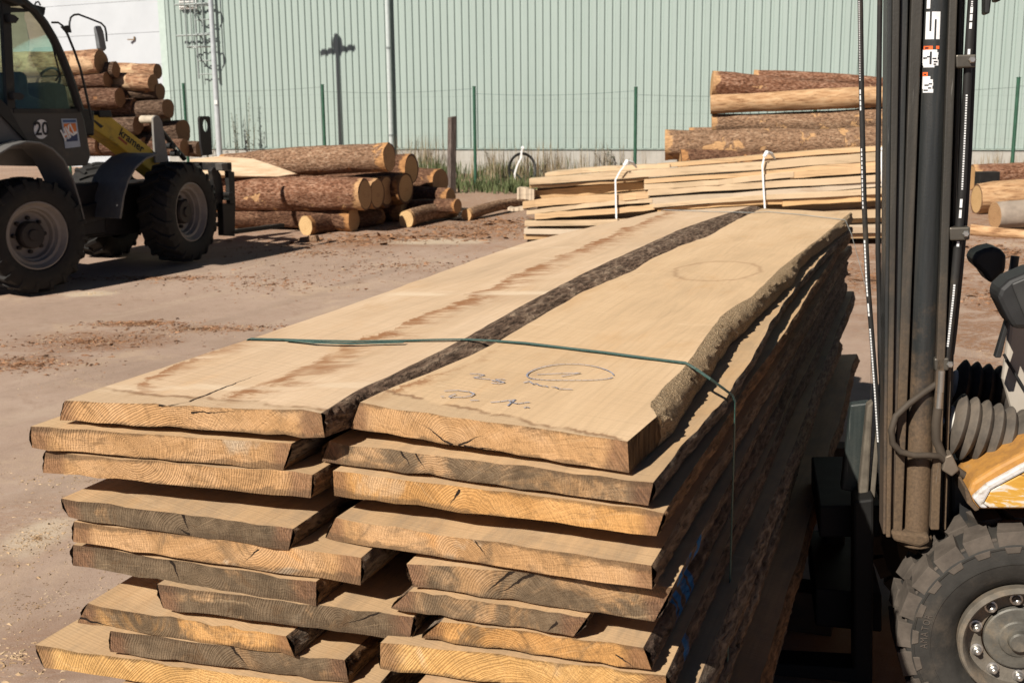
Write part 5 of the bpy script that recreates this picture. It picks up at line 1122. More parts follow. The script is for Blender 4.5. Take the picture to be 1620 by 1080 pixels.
mr = ltube('mirror_arm', [(110, 52), (110, 36), (112, 28), (117, 24), (124, 23), (145, 31), (160, 37), (166, 43), (168, 52), (169, 66)], .14, .010, plast)
lprism('mirror_bracket', [(100, 42), (111, 40), (114, 52), (108, 51)], .13, .05, plast, .004)
lprism('wing_mirror', [(153, 44), (155, 41), (160, 41), (164, 50), (169, 77), (166, 81), (158, 77)], .11, .05, m_plain('mirror_back', (.13, .135, .14), .35), .008, mr)
ltube('grab_rail', [(100, 42), (107, 55), (118, 82), (127, 108), (134, 138), (141, 170), (145, 190)], .17, .012, plast)
# markings
def on_cab(pts, y, th, name, mat, par): return MB().prism(lpoly(pts, y), (0, th, 0)).build(name, mat, par)
dp = [o for o in kids(loader) if o.name.startswith('door_panel')][0]
wht = m_plain('sign_white', (0.75, 0.75, 0.73), .5, var=.04); ink = m_plain('sign_black', (0.015, 0.015, 0.018), .5)
sg = on_cab([(65.5 + 11.6 * math.cos(a), 204.5 + 15.4 * math.sin(a)) for a in [6.283 * i / 28 for i in range(28)]], .194, .004, 'speed_sign', wht, dp)
def side_text(body, A, B, y, size, name, mat, par, sp=1.0, sx=1.0, shear=0.0, bold=0.0):
    a, b = Lc(*A, y), Lc(*B, y); e1 = Vector((b.x - a.x, 0, b.z - a.z)).normalized(); e2 = Vector((-e1.z, 0, e1.x)); vs, fs = text_geo(body, size, sp, bold)
    return MB().add([a + e1 * (v_.x * sx + v_.y * shear) + e2 * v_.y for v_ in vs], fs).build(name, mat, par, fix=False)
side_text('20', (55.8, 213.5), (75, 213.5), .190, .175, 'numerals', ink, dp, sx=.92, bold=.004)
on_cab([(97, 188), (121, 188), (127.5, 232), (103.5, 235)], .194, .004, 'sticker', m_plain('sticker_blue_grey', (.36, .42, .50), .5, var=.06), dp)
stk = dp
on_cab([(101, 196), (119.5, 195), (121.5, 207), (103, 218)], .1915, .002, 'sticker_field', m_plain('sticker_orange', (.62, .18, .04), .5), dp)
on_cab([(105, 222), (121.8, 208), (123.5, 223), (106, 224.5)], .1915, .002, 'sticker_field', m_plain('sticker_navy', (.03, .045, .11), .5), dp)
on_cab([(99.5, 190), (120, 189.5), (120.6, 193.5), (100, 194)], .1915, .002, 'sticker_field', m_plain('sticker_blue', (.05, .10, .22), .5), dp)
side_text('HKL', (102.5, 223), (123, 209.5), .189, .155, 'lettering', wht, dp, sx=.60, bold=.006)
# arm
boom = lprism('loader_arm', [(144, 181), (177, 186), (205, 208), (235, 231), (262, 256), (300, 300), (285, 318), (250, 280), (191, 233), (145, 202), (134, 190)], .62, .24, yel, .012)
side_text('kramer', (187.5, 213), (209.5, 230), .617, .128, 'lettering', m_plain('boom_letter', (.02, .018, .015), .6), boom, sx=1.0, bold=.003)
MB().prism(lpoly([(186, 218), (189, 216), (202, 227), (200, 230)], .6175), (0, .002, 0)).build('red_mark', m_plain('red_mark', (.30, .07, .03), .6), boom)
MB().prism(lpoly([(147, 190), (150, 190), (164, 200), (160, 203)], .612), (0, .008, 0)).build('arm_slot', blackp, boom)
lprism('arm_mount', [(122, 168), (150, 176), (150, 215), (128, 215)], .5, .5, blackp, .02)
lprism('valve_block', [(156, 175), (176, 175), (178, 186), (158, 186)], .6, .2, plast, .01)
linkm = m_plain('linkage_grey', (.20, .19, .175), .5, var=.15, dirt=(.3, .24, .17), dirt_amt=.4)
for y in (.58, .80): lprism('tilt_lever', [(242, 187), (246, 183), (252, 184), (257, 193), (262, 225), (268, 258), (246, 258), (244, 225)], y, .03, linkm, .006)
pa = Lc(248, 189, .59); MB().tube([(pa.x, .60, pa.z), (pa.x, .82, pa.z)], .045, 14).build('lever_pin', m_plain('pin_beige', (.42, .36, .28), .5), loader, smooth=True)
cyl = ltube('tilt_cylinder', [(256, 208), (275, 232), (292, 252)], .68, .03, blackp, n=12)
ltube('piston_rod', [(272, 228), (284, 244)], .60, .018, m_plain('chrome', (.6, .6, .6), .2, 1.0), cyl)
for c_ in ((275, 231), (282, 243)): p = Lc(*c_, .56); MB().tube([p, p + Vector((0, .1, 0))], .035, 10).build('hose_fitting', plast, loader, smooth=True)
# quick hitch and fork carriage
lprism('hitch_plate', [(334, 270), (338, 264), (344, 266), (350, 276), (354, 300), (352, 335), (342, 330), (340, 300)], .20, .06, blackp, .01)
lprism('carriage_post', [(361, 270), (371, 272), (373, 324), (364, 322)], .12, .06, blackp, .006)
lprism('carriage_head', [(350, 259), (357, 258), (367, 260), (367, 271), (352, 270)], .10, .10, m_plain('carriage_grey', (.10, .09, .08), .5), .008)
lprism('fork_shank', [(352, 322), (373, 322), (372, 374), (354, 373)], .14, .09, blackp, .008)
e0 = Lc(362, 372, .14); MB().box((e0.x, .14, e0.z - .0), (e0.x + 1.0, .23, e0.z + .05)).build('fork_tine', blackp, loader, bevel=.008)
MB().box((e0.x, 1.0, e0.z), (e0.x + 1.0, 1.09, e0.z + .05)).build('fork_tine', blackp, loader, bevel=.008)
e1 = Lc(362, 300, .14)
for dz in (-.12, .22): MB().box((e1.x - .05, .1, e1.z + dz), (e1.x + .03, 1.3, e1.z + dz + .09)).build('carriage_bar', blackp, loader, bevel=.008)
# guard plate with an oval eye
C0 = [(318.5, 190), (324, 184), (332.5, 184), (332.5, 246), (320, 246)]
y = .95; cen = Lc(326, 199, y); n_ = 28; outer, inner = [], []
poly = lpoly([(319, 184), (332.5, 184), (332.5, 246), (319, 246)], y)
xs_ = [p.x for p in poly]; zs_ = [p.z for p in poly]; x0, x1, z0, z1 = min(xs_), max(xs_), min(zs_), max(zs_)
rx, rz_ = (x1 - x0) * .27, (Lc(326, 187, y).z - Lc(326, 208, y).z) / 2
for i in range(n_):
    a = 6.283 * i / n_; ca, sa = math.cos(a), math.sin(a)
    t = min(((x1 - cen.x) if ca > 0 else (cen.x - x0)) / max(1e-6, abs(ca)), ((z1 - cen.z) if sa > 0 else (cen.z - z0)) / max(1e-6, abs(sa)))
    outer.append((cen.x + ca * t, cen.z + sa * t)); inner.append((cen.x + rx * ca, cen.z + rz_ * sa))
mb = MB(); vs = [Vector((a, yy, b)) for yy in (y, y + .03) for lst in (outer, inner) for a, b in lst]; fs = []
for i in range(n_):
    k = (i + 1) % n_; fs += [(i, k, n_ + k, n_ + i), (2 * n_ + k, 2 * n_ + i, 3 * n_ + i, 3 * n_ + k), (n_ + i, n_ + k, 3 * n_ + k, 3 * n_ + i), (k, i, 2 * n_ + i, 2 * n_ + k)]
mb.add(vs, fs).build('guard_plate', blackp, loader)

# ================================================================== FORKLIFT
FAZ = rad(-78); FD = Vector((math.sin(FAZ), math.cos(FAZ), 0)); FL = Vector((-FD.y, FD.x, 0)); WR = 0.305
FH = on_z(1615, 1019, WR); FG = Vector((FH.x, FH.y, 0))
fork = empty('forklift', FG, math.atan2(FD.y, FD.x)); tag(fork, 'dusty forklift with black lifting mast and worn orange mudguard beside the right plank stack', 'forklift')
FM = Matrix.Translation(FG) @ Matrix.Rotation(math.atan2(FD.y, FD.x), 4, 'Z'); FMI = FM.inverted()
def Fc(px, py, y=0.0): return FMI @ on_plane(px, py, FG + FL * y, FL)
def fpoly(pts, y): return [Fc(a, b, y) for a, b in pts]
def fprism(name, pts, y, th, mat, bevel=0.004, parent=None): return MB().prism(fpoly(pts, y), (0, -th, 0)).build(name, mat, parent or fork, bevel=bevel)
def ftube(name, pts, y, r, mat, parent=None, n=10): 
    ys = y if isinstance(y, list) else [y] * len(pts)
    return MB().tube([Fc(*p, q) for p, q in zip(pts, ys)], r, n).build(name, mat, parent or fork, smooth=True)
def m_mast(name, base, dust, lo, hi, rough=.5, bump=.25):
    g = NG(name, rough, 0, .4); v = g.coord(); z = g.sep(v)[2]
    n = g.noise(v, 9, 6, .7); n2 = g.noise(g.vmath('MULTIPLY', v, (40, 40, 2.5)), 1, 5, .65); n3 = g.noise(v, 130, 3, .7)
    f = g.math('ADD', g.ss(hi, lo, g.math('ADD', z, g.math('MULTIPLY', g.math('SUBTRACT', n, .5), 1.1))), g.math('MULTIPLY', g.math('SUBTRACT', n2, .5), .7), clamp=True)
    c = g.ramp(n2, [(.3, k3(base, .7)), (.7, k3(base, 1.4))]); d = g.ramp(n3, [(.3, k3(dust, .65)), (.7, k3(dust, 1.2))])
    col = g.mix(g.math('MULTIPLY', f, .9), c, d)
    sc = g.noise(g.vmath('MULTIPLY', v, (90, 90, 5)), 1, 3, .6); col = g.mix(g.math('MULTIPLY', g.ss(.69, .74, sc), .35), col, (.24, .23, .21))
    g.color(col); g.rough(g.math('ADD', rough - .1, g.math('MULTIPLY', f, .4))); g.bump(g.math('ADD', n3, g.math('MULTIPLY', n, .5)), bump, .003); return g.m
mst_cyl = m_mast('mast_cylinder', (.024, .026, .026), (.125, .08, .045), .7, 1.15, .42)
mst_a = m_mast('mast_dusty', (.032, .029, .024), (.115, .075, .043), .6, 1.35, .6)
mst_b = m_mast('mast_dark', (.026, .027, .026), (.10, .065, .04), .55, 1.2, .5)
def rail(name, xs0, xsb, y, th, mat, yb=848, bevel=.003):
    (a, b), (c, d) = xs0, xsb; k = 380 / 850.0
    return fprism(name, [(a + (a - c) * k, -380), (b + (b - d) * k, -380), (b, 0), (d, yb), (c, yb), (a, 0)], y, th, mat, bevel)
rail('mast_rail', (1404, 1412), (1397, 1402), -.085, .10, mst_b, 845)
rail('mast_rail', (1412, 1424), (1402, 1409), -.080, .012, mst_a, 850)
rail('mast_channel', (1424, 1437), (1408.5, 1417), -.10, .09, mst_b, 846)
rail('mast_rail', (1442, 1460), (1413, 1427), -.088, .05, mst_a, 850)
rail('mast_rail', (1502, 1515), (1472, 1486), -.085, .05, mst_a, 838)
rail('mast_rail', (1517, 1524), (1492, 1497), -.13, .03, mst_a, 838)
rail('mast_gap_sheet', (1414, 1527), (1406, 1500), -.20, .03, plast, 850)  # black sheet added to make the gaps between the rails dark
rail('inner_mast_rail', (1436, 1462), (1420, 1452), -.62, .08, mst_b, 760)
YC = -.125; CR = .0335; ca, cb = Fc(1479.8, 0, YC), Fc(1448.5, 852, YC); cdir = (ca - cb).normalized(); ctop = ca + cdir * .75
lift = MB().tube([cb, cb.lerp(ctop, .33), cb.lerp(ctop, .66), ctop], CR, 28).build('lift_cylinder', mst_cyl, fork, smooth=True)
MB().tube([cb - Vector((0, 0, .015)), cb + Vector((0, 0, .012))], CR * 1.25, 24).build('cylinder_foot', mst_a, fork, smooth=True, bevel=.004)
fprism('mast_foot', [(1409, 840), (1470, 846), (1472, 858), (1455, 866), (1414, 856)], -.075, .14, mst_a, .008)
def on_cyl(px, py, lift_=.0008):
    p = Fc(px, py, YC + CR * .9); t = (p.z - cb.z) / cdir.z; ax_ = cb + cdir * t; dx = p.x - ax_.x
    dx = max(-CR * .98, min(CR * .98, dx)); return Vector((ax_.x + dx * (1 + lift_ / CR), ax_.y + math.sqrt(CR * CR - dx * dx) + lift_, p.z))
def patch(mb, x0, x1, y0, y1, sk=0.0, lift_=.0008, mi=0):           # curved decal, px rectangle, leaning with the cylinder
    n = 5; vs = []
    for j in range(3):
        yy = y0 + (y1 - y0) * j / 2
        for i in range(n + 1): vs.append(on_cyl(x0 + (x1 - x0) * i / n - (yy - 60) * .0365, yy, lift_))
    mb.add(vs, [(j * (n + 1) + i, j * (n + 1) + i + 1, (j + 1) * (n + 1) + i + 1, (j + 1) * (n + 1) + i) for j in range(2) for i in range(n)], mi)
decw = m_plain('decal_white', (.66, .66, .66), .5, var=.12, scale=60); 
mb = MB()                                                            # the letter S lying on its side, reading upwards, then T I L L
patch(mb, 1464.5, 1470, 19, 62.5); patch(mb, 1470, 1473, 50, 62.5); patch(mb, 1473, 1477.5, 19, 62.5); patch(mb, 1477.5, 1480.5, 19, 31); patch(mb, 1480.5, 1486, 19, 62.5)
mb.build('letter', decw, lift)
mb = MB(); patch(mb, 1465, 1470, -32, 14); patch(mb, 1470, 1486, -14, -4); mb.build('letter', decw, lift)
mb = MB(); patch(mb, 1465, 1486, -52, -42); mb.build('letter', decw, lift)
for y0 in (-62, -112):
    mb = MB(); patch(mb, 1465, 1486, y0 - 10, y0); patch(mb, 1481, 1486, y0 - 42, y0 - 10); mb.build('letter', decw, lift)
org = m_plain('decal_orange', (.70, .12, .03), .5)
def torn(rows, name):                                                # white torn sticker from px rows (y, x0, x1)
    mb = MB()
    for (y0, a, b), (y1, c, d) in zip(rows, rows[1:]): patch(mb, (a + c) / 2, (b + d) / 2, y0, y1)
    return mb.build(name, decw, lift)
s1 = torn([(79, 1462, 1482), (83, 1462, 1484), (87, 1462, 1486), (91, 1461, 1483), (95, 1462, 1485), (100, 1462, 1486), (104, 1463, 1485), (107, 1464, 1474)], 'sticker')
mb = MB(); patch(mb, 1463, 1476, 73, 79, 0, .001); patch(mb, 1481, 1486, 73, 78, 0, .001); mb.build('sticker_field', org, lift)
s2 = torn([(121, 1463, 1471), (126, 1463, 1477), (131, 1463, 1479), (136, 1463, 1478), (141, 1463, 1477), (147, 1465, 1481)], 'sticker')
mb = MB(); patch(mb, 1463, 1470, 114.5, 121, 0, .001); mb.build('sticker_field', org, lift)
for (a, b, c, d) in ((1463, 1468, 91, 93), (1468, 1473, 89, 91), (1472, 1475, 82, 102), (1476, 1482, 92, 94), (1478, 1484, 97, 99), (1478, 1482, 101, 103), (1465, 1470, 75, 77.5), (1466, 1472, 134, 136), (1472, 1477, 132, 134), (1465, 1471, 142, 144), (1471, 1476, 138.5, 140.5), (1465, 1468, 117, 119)):
    mb = MB(); patch(mb, a, b, c, d, 0, .0014); mb.build('sticker_mark', ink, lift)
# hoses
hosem = m_plain('hydraulic_hose', (.022, .021, .020), .5, var=.25, dirt=(.12, .09, .06), dirt_amt=.2)
hdust = m_plain('hose_dusty', (.055, .043, .032), .7, var=.25, dirt=(.12, .082, .05), dirt_amt=.5)
steel = m_plain('steel_fitting', (.42, .40, .37), .35, .8, var=.15, dirt=(.2, .14, .09), dirt_amt=.2)
h1p = [(1358, -150), (1361, 0), (1363, 150), (1367, 320), (1373, 450), (1380, 540), (1386, 620), (1391, 700), (1395, 770), (1398, 806)]
h1 = ftube('hydraulic_hose', h1p, -.28, .0072, hosem)
h2 = ftube('hydraulic_hose', [(1396, -150), (1392, 0), (1389, 250), (1389, 400), (1393, 540), (1397, 640), (1401, 720), (1401, 800)], -.24, .0068, hosem)
ftube('hydraulic_hose', [(1391, 400), (1390, 480), (1391, 560), (1395, 640)], -.30, .005, hosem)
h3p = [(1545, -150), (1538, 0), (1531, 110), (1527, 200), (1522, 300), (1516, 380), (1508, 470), (1499, 550), (1496, 580)]
h3 = ftube('hydraulic_hose', h3p, -.11, .0105, hosem)
ftube('hydraulic_hose', [(1547, -150), (1542, 0), (1538, 120), (1533, 240), (1527, 340), (1519, 430), (1510, 520), (1505, 560)], -.15, .0075, hosem)
def dashes(path, y, r, side, spans, par):                            # printed white marks along a hose
    for (y0, y1, step, fill, wd) in spans:
        t = y0; mb = MB()
        while t < y1:
            q = min(t + step * fill, y1); xa = interp([(b, a) for a, b in path], t) + side; xb = interp([(b, a) for a, b in path], q) + side
            p0, p1 = Fc(xa, t, y + r * 1.02), Fc(xb, q, y + r * 1.02); w_ = Vector((-wd / 2, 0, 0)); mb.hexa([p0 - w_, p0 + w_, p0 + w_ + Vector((0, .0012, 0)), p0 - w_ + Vector((0, .0012, 0))], [p1 - w_, p1 + w_, p1 + w_ + Vector((0, .0012, 0)), p1 - w_ + Vector((0, .0012, 0))])
            t += step
        mb.build('printed_marks', decw, par)
dashes(h1p, -.28, .0072, -2.2, [(2, 60, 3, .5, .003), (62, 130, 4, .45, .003), (142, 175, 9, .8, .0035), (235, 330, 7, .7, .003), (380, 470, 6, .8, .0038), (480, 500, 15, .9, .0038), (520, 700, 4.5, .72, .004)], h1)
dashes(h3p, -.11, .0105, 0.0, [(2, 12, 3, .6, .004), (11, 22, 12, .85, .006), (23, 34, 12, .85, .006), (36, 46, 12, .85, .006), (78, 88, 12, .85, .006), (150, 300, 4, .62, .004), (315, 330, 17, .8, .006), (332, 345, 17, .8, .006), (382, 390, 17, .8, .006), (450, 548, 4, .68, .0048)], h3)
def clamp(px0, px1, py0, py1, bolt):
    c_ = fprism('hose_clamp', [(px0, py0 + 1), (px1, py0), (px1 - 1, py1), (px0 + 1, py1 + 1)], -.085, .05, m_plain('clamp_steel', (.10, .09, .075), .45, .6, dirt=(.2, .14, .09), dirt_amt=.3), .004)
    p = Fc(*bolt, -.083); MB().lathe([(.009, 0), (.009, -.006), (.006, -.009), (0, -.009)], 6, Matrix.Translation(p) @ Matrix.Rotation(math.pi, 4, 'Z')).build('bolt', steel, c_)
clamp(1512, 1545, 86, 107, (1538, 95)); clamp(1502, 1535, 359, 380, (1528, 370)); clamp(1478, 1502, 566, 586, (1503, 576))
ftube('hose_fitting', [(1489, 586), (1487, 620)], -.09, .0095, steel); ftube('hose_fitting', [(1487, 615), (1484, 650)], -.09, .0085, steel)
ftube('hydraulic_hose', [(1484, 645), (1481, 670), (1481, 695), (1488, 715), (1500, 736)], -.09, .012, hdust)
ftube('hydraulic_hose', [(1482, 607), (1460, 622), (1436, 640), (1417, 658), (1410, 680), (1412, 700), (1424, 714), (1445, 720), (1468, 720), (1484, 721), (1494, 728)], [-.10, -.085, -.07, -.06, -.055, -.055, -.055, -.06, -.065, -.075, -.085], .0085, hdust)
fprism('hose_block', [(1496, 722), (1506, 718), (1518, 744), (1506, 754), (1490, 744)], -.075, .05, m_plain('block_steel', (.16, .13, .10), .5, .4), .004)
ftube('hose_fitting', [(1512, 742), (1535, 758)], -.10, .010, hdust)
# tilt cylinder gaiters
gait = m_plain('gaiter_rubber', (.075, .064, .053), .75, var=.3, scale=16, dirt=(.165, .132, .10), dirt_amt=.6)
def bellows(a, b, y, R, n, mat):
    p, q = Fc(*a, y), Fc(*b, y); ax = (q - p); L = ax.length; M = Matrix.Translation(p) @ ax.to_track_quat('Y', 'Z').to_matrix().to_4x4()
    prof = [(R * .55, -.004), (R * .72, 0.0)]
    for i in range(n): h = L * (i + .5) / n; prof += [(R * .97, h - L / n * .12), (R, h), (R * .97, h + L / n * .12), (R * .76, L * (i + 1) / n)]
    o = MB().lathe(prof, 36, M).build('tilt_gaiter', mat, fork, smooth=True, ang=35)
    MB().lathe([(0, -.012), (R * .5, -.012), (R * .56, -.006), (R * .56, .0)], 24, M).build('gaiter_collar', m_plain('collar_white', (.5, .48, .44), .5, dirt=(.2, .14, .1)), o, smooth=True)
    MB().tube([p - ax.normalized() * .07, p], .016, 10).build('tilt_rod', steel, o, smooth=True)
bellows((1503, 670), (1672, 715), -.20, .088, 9, gait)
bellows((1512, 608), (1640, 630), -.62, .080, 7, m_plain('gaiter_shaded', (.03, .027, .024), .75, dirt=(.12, .09, .07), dirt_amt=.3))  # far gaiter: rubber colour darkened to paint the shade it sits in
# wheel
fwl = empty('wheel', (0, 0, WR)); fwl.parent = fork
tyre_m = m_plain('forklift_tyre', (.028, .026, .023), .75, var=.25, scale=20, dirt=(.085, .068, .052), dirt_amt=.4, bump=.25)
tread_m = m_plain('tread_dusty', (.085, .07, .057), .9, var=.3, scale=20, dirt=(.045, .037, .030), dirt_amt=.3, bump=.35)
S_ = Matrix.Diagonal((1, -1, 1, 1))                                  # outer face towards +y
mb = MB().lathe([(.150, .035), (.162, .018), (.172, .012), (.180, .004), (.186, .002), (.200, -.006), (.222, -.0095), (.2225, -.0115), (.2255, -.0115), (.226, -.009), (.244, -.0075), (.262, -.004), (.2625, -.0065), (.2655, -.0065), (.266, -.003), (.280, .004), (.288, .02), (.289, .10), (.288, .18), (.27, .205), (.22, .215), (.15, .18)], 96, S_)
tyo = mb.build('tyre', tyre_m, fwl, smooth=True, ang=35)
mb = MB(); nb = 22
for i in range(nb):
    for row in (0, 1):
        a = 6.2832 * (i + row * .5) / nb; hw = 6.2832 / nb * .44; r1, r0 = WR, .266
        ys = (0.006, .092) if row == 0 else (.200, .108)
        def pp(r, an, y): return S_ @ Vector((r * math.cos(an), y, r * math.sin(an)))
        mb.hexa([pp(r0, a - hw, -.002 if row == 0 else .206), pp(r0, a + hw, -.002 if row == 0 else .206), pp(r0, a + hw * .8 + .04, ys[1]), pp(r0, a - hw * .8 + .04, ys[1])],
                [pp(r1, a - hw * .92, ys[0]), pp(r1, a + hw * .92, ys[0]), pp(r1, a + hw * .72 + .04, ys[1]), pp(r1, a - hw * .72 + .04, ys[1])])
        if row == 0:
            mb.hexa([pp(.250, a - hw * .55, -.0045), pp(.250, a + hw * .55, -.0045), pp(.268, a + hw * .62, -.0055), pp(.268, a - hw * .62, -.0055)],
                    [pp(.252, a - hw * .45, -.0085), pp(.252, a + hw * .45, -.0085), pp(.268, a + hw * .6, -.0075), pp(.268, a - hw * .6, -.0075)])
            b_ = a + 6.2832 / nb / 2
            mb.hexa([pp(.262, b_ - .03, .002), pp(.262, b_ + .03, .002), pp(.262, b_ + .03, .05), pp(.262, b_ - .03, .05)], [pp(.288, b_ - .02, .012), pp(.288, b_ + .02, .012), pp(.284, b_ + .02, .05), pp(.284, b_ - .02, .05)])
mb.build('tread_blocks', tread_m, tyo, bevel=.004)
def arc_text(body, size, r, a0, a1, y, name, mat, par, th=.0015, sx=1.0):
    n = len(body); mb = MB()
    for i, ch in enumerate(body):
        if ch == ' ': continue
        an = a0 + (a1 - a0) * i / (n - 1); vs, fs = text_geo(ch, size); w_ = (max(v_.x for v_ in vs) + min(v_.x for v_ in vs)) / 2
        er, et = Vector((math.cos(an), 0, math.sin(an))), Vector((-math.sin(an), 0, math.cos(an)))
        mb.add([er * (r + v_.y) + et * (v_.x - w_) * sx + Vector((0, y, 0)) for v_ in vs], fs)
    return mb.build(name, mat, par, fix=False)
arc_text('AMATOR', .026, .230, rad(-5), rad(15), .0112, 'raised_lettering', m_plain('raised_rubber', (.085, .07, .058), .8), tyo, sx=.75)
rimd = m_plain('rim_dusty', (.12, .105, .085), .6, var=.3, scale=22, dirt=(.24, .175, .115), dirt_amt=.5, bump=.3)
MB().lathe([(.152, .03), (.154, .0), (.150, -.008), (.143, -.010), (.137, -.004), (.131, .012), (.127, .042), (.120, .045), (.092, .045), (.088, .047)], 64, S_).build('rim', rimd, fwl, smooth=True, ang=30)
mb = MB().lathe([(.0845, .048), (.084, .036), (.080, .033), (.050, .030), (.046, .026), (.028, .024), (.026, .008), (.022, .004), (0, .004)], 48, S_)
mb.build('hub', m_plain('hub_dusty', (.10, .095, .082), .5, .2, var=.35, scale=26, dirt=(.24, .19, .13), dirt_amt=.5, bump=.25), fwl, smooth=True, ang=30)
bm_ = None
for i in range(10):
    a = 6.2832 * (i + .35) / 10
    M = Matrix.Translation((.106 * math.cos(a), -.044, .106 * math.sin(a))) @ S_
    MB().lathe([(.0165, .0), (.0165, -.003), (.012, -.004), (.0115, -.014), (.008, -.017), (.007, -.024), (.004, -.026), (0, -.026)], 12, M).build('wheel_bolt', steel, fwl, smooth=True, ang=30)
# mudguard
org_d = NG('mudguard_orange', .55, 0, .35); v = org_d.coord(); n = org_d.noise(v, 14, 6, .7); n2 = org_d.noise(v, 60, 4, .7)
c = org_d.ramp(n, [(.3, (.26, .13, .045)), (.55, (.44, .215, .05)), (.75, (.30, .20, .11))]); c = org_d.mix(org_d.math('MULTIPLY', org_d.ss(.55, .75, n2), .4), c, (.13, .08, .045)); org_d.color(c); org_d.bump(n2, .2, .003)
wy = NG('mudguard_worn', .5, 0, .35); v = wy.coord(); n = wy.noise(wy.vmath('MULTIPLY', v, (10, 10, 46)), 1, 6, .65, .7)
c = wy.ramp(n, [(.32, (.15, .08, .03)), (.42, (.46, .24, .035)), (.52, (.50, .28, .05)), (.57, (.54, .48, .40)), (.75, (.58, .56, .53))]); wy.color(c); wy.bump(n, .25, .003)
ww = NG('mudguard_bare', .5, 0, .4); v = ww.coord(); n = ww.noise(ww.vmath('MULTIPLY', v, (30, 30, 60)), 1, 5, .7); ww.color(ww.ramp(n, [(.3, (.22, .17, .11)), (.48, (.50, .48, .46)), (.75, (.60, .60, .61))])); ww.bump(n, .25, .003)
mg = fprism('mudguard', [(1538, 762), (1574, 739), (1618, 715), (1690, 677), (1690, 806), (1560, 806), (1548, 806), (1537, 796), (1532, 778)], -.012, .19, org_d.m, .010)
fprism('worn_panel', [(1556, 797), (1568, 774), (1620, 748), (1690, 715), (1690, 803), (1566, 803)], .004, .016, wy.m, .004, mg)
fprism('bare_rim', [(1538, 787), (1562, 766), (1616, 736), (1690, 701), (1690, 715), (1620, 747), (1568, 775), (1556, 797), (1564, 804), (1552, 804)], .008, .02, ww.m, .006, mg)
fprism('mudguard_lip', [(1526, 772), (1531, 772), (1540, 794), (1550, 806), (1543, 809), (1530, 796)], .003, .2, mst_a, .003, mg)
# lamps, cowl, guard
lam = fprism('headlamp', [(1577, 470), (1582, 456), (1596, 443), (1640, 424), (1640, 522), (1603, 520), (1594, 506), (1581, 480)], -.10, .12, plast, .012)
fprism('lamp_rim', [(1600, 449), (1640, 432), (1640, 508), (1622, 505), (1603, 458)], -.094, .01, m_plain('lamp_rim', (.035, .035, .034), .35), .004, lam)
fl_ = fprism('headlamp', [(1537, 410), (1545, 400), (1557, 394), (1572, 391), (1584, 395), (1593, 404), (1591, 430), (1580, 443), (1568, 450), (1561, 441), (1555, 432), (1542, 420)], -.66, .12, plast, .012)
ftube('lamp_stalk', [(1606, 405), (1603, 425), (1598, 445)], -.6, .012, plast)
fprism('lamp_bracket', [(1592, 506), (1598, 508), (1584, 566), (1574, 566)], -.22, .03, plast, .003)
cowl = m_plain('cowl_grey', (.36, .32, .27), .6, var=.12, scale=8, dirt=(.2, .15, .11), dirt_amt=.3)
fprism('cowl_panel', [(1598, 506), (1690, 470), (1690, 690), (1618, 700), (1600, 650), (1586, 600)], -.36, .03, cowl, .01)
ftube('cable', [(1588, 560), (1604, 588), (1622, 618)], -.34, .004, plast)
fprism('guard_foot', [(1559, -140), (1584, -140), (1566, 22), (1558, 22)], -.3, .05, plast, .004)
fprism('guard_foot', [(1577, -120), (1640, -120), (1583, 2), (1574, 2)], -.42, .05, plast, .004)
fprism('front_frame', [(1504, 730), (1690, 700), (1690, 960), (1506, 960)], -.24, .08, plast, .01)
fprism('front_frame', [(1490, 640), (1690, 610), (1690, 960), (1490, 960)], -.80, .08, plast, .01)
MB().box((-1.55, -.92, .22), (-.38, -.05, .82)).build('body', org_d.m, fork, bevel=.04)
MB().box((-1.75, -.92, .22), (-1.56, -.05, 1.05)).build('counterweight', blackp, fork, bevel=.06)
for x_, y_ in ((-.42, -.10), (-.42, -.86), (-1.4, -.10), (-1.4, -.86)): MB().box((x_ - .03, y_ - .03, .82), (x_ + .03, y_ + .03, 2.05)).build('guard_post', plast, fork, bevel=.008)
MB().box((-1.5, -.93, 2.05), (.11, -.04, 2.10)).build('overhead_guard', plast, fork, bevel=.01)
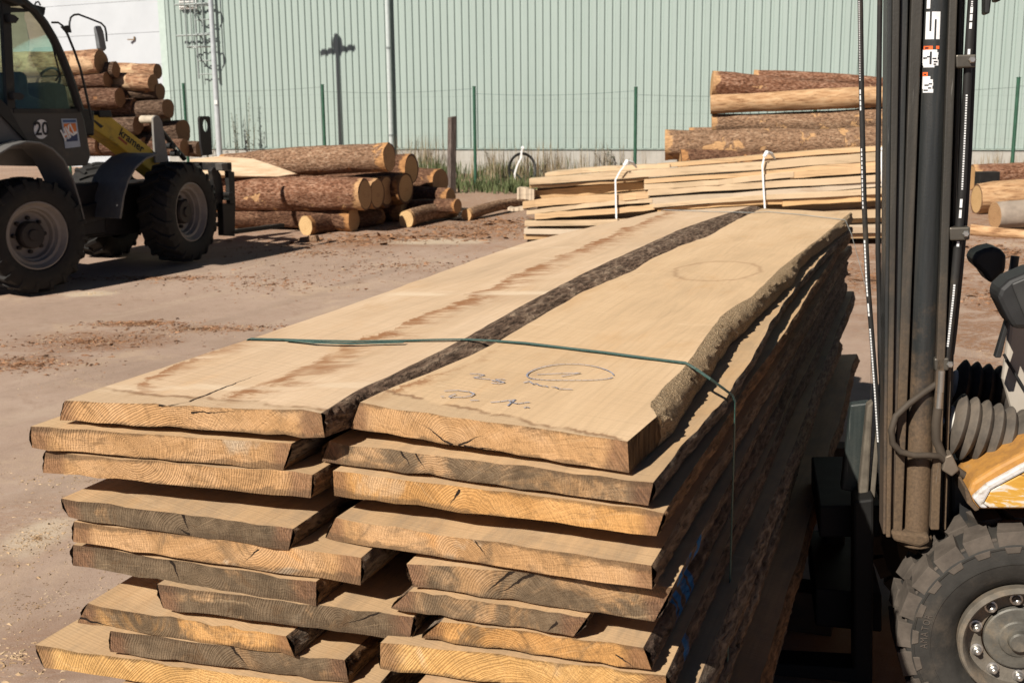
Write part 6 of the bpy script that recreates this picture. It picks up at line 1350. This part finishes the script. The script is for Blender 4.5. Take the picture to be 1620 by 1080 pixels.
MB().box((-1.3, -.7, .82), (-.85, -.25, .95)).box((-1.34, -.7, .951), (-1.22, -.25, 1.35)).build('seat', plast, fork, bevel=.04)
w2_ = copy_tree(fwl, fork); w2_.location = (0, -.96, WR); w2_.rotation_euler = (0, 0, math.pi)
for y_ in (0.0, -.96): 
    w3_ = copy_tree(fwl, fork); w3_.location = (-1.3, -.1 if y_ == 0 else -.86, .22); w3_.scale = (.72,) * 3; w3_.rotation_euler = (0, 0, 0 if y_ == 0 else math.pi)
# fork carriage
cgm = m_mast('carriage_plate', (.02, .027, .026), (.07, .06, .045), -.2, .9, .55)
dkc = m_plain('carriage_black', (.007, .0065, .006), .7)  # near-black colour stands in for deep shade on the carriage
cgs = m_plain('carriage_dusty', (.11, .093, .072), .7, var=.3, scale=25, dirt=(.05, .04, .03), dirt_amt=.3)
fprism('carriage_plate', [(1345, 640), (1376, 636), (1368, 782), (1330, 775)], -.34, .04, cgm, .006)
fprism('carriage_edge', [(1372, 642), (1382, 636), (1374, 780), (1366, 794), (1358, 786)], -.28, .05, cgs, .006)
fprism('carriage_strut', [(1386, 680), (1392, 690), (1384, 790), (1372, 830), (1368, 826), (1378, 760)], -.30, .02, cgs, .003)
for a, y_ in (([(1350, 792), (1383, 788), (1380, 1120), (1350, 1120)], -.22), ([(1306, 772), (1338, 770), (1334, 1040), (1304, 1040)], -.72)):
    s_ = fprism('fork_shank', a, y_, .10, dkc, .008); p = Fc(a[0][0] + 15, 900, y_)
    MB().hexa([(p.x, y_ - .1, .045), (p.x, y_, .045), (p.x + .95, y_ - .01, .045), (p.x + .95, y_ - .09, .045)], [(p.x, y_ - .1, .09), (p.x, y_, .09), (p.x + .95, y_ - .01, .06), (p.x + .95, y_ - .09, .06)]).build('fork_tine', dkc, fork, bevel=.004)
for a in ([(1296, 800), (1395, 800), (1393, 850), (1296, 850)], [(1290, 930), (1395, 940), (1395, 1000), (1290, 990)]): fprism('carriage_bar', a, -.34, .5, dkc, .006)
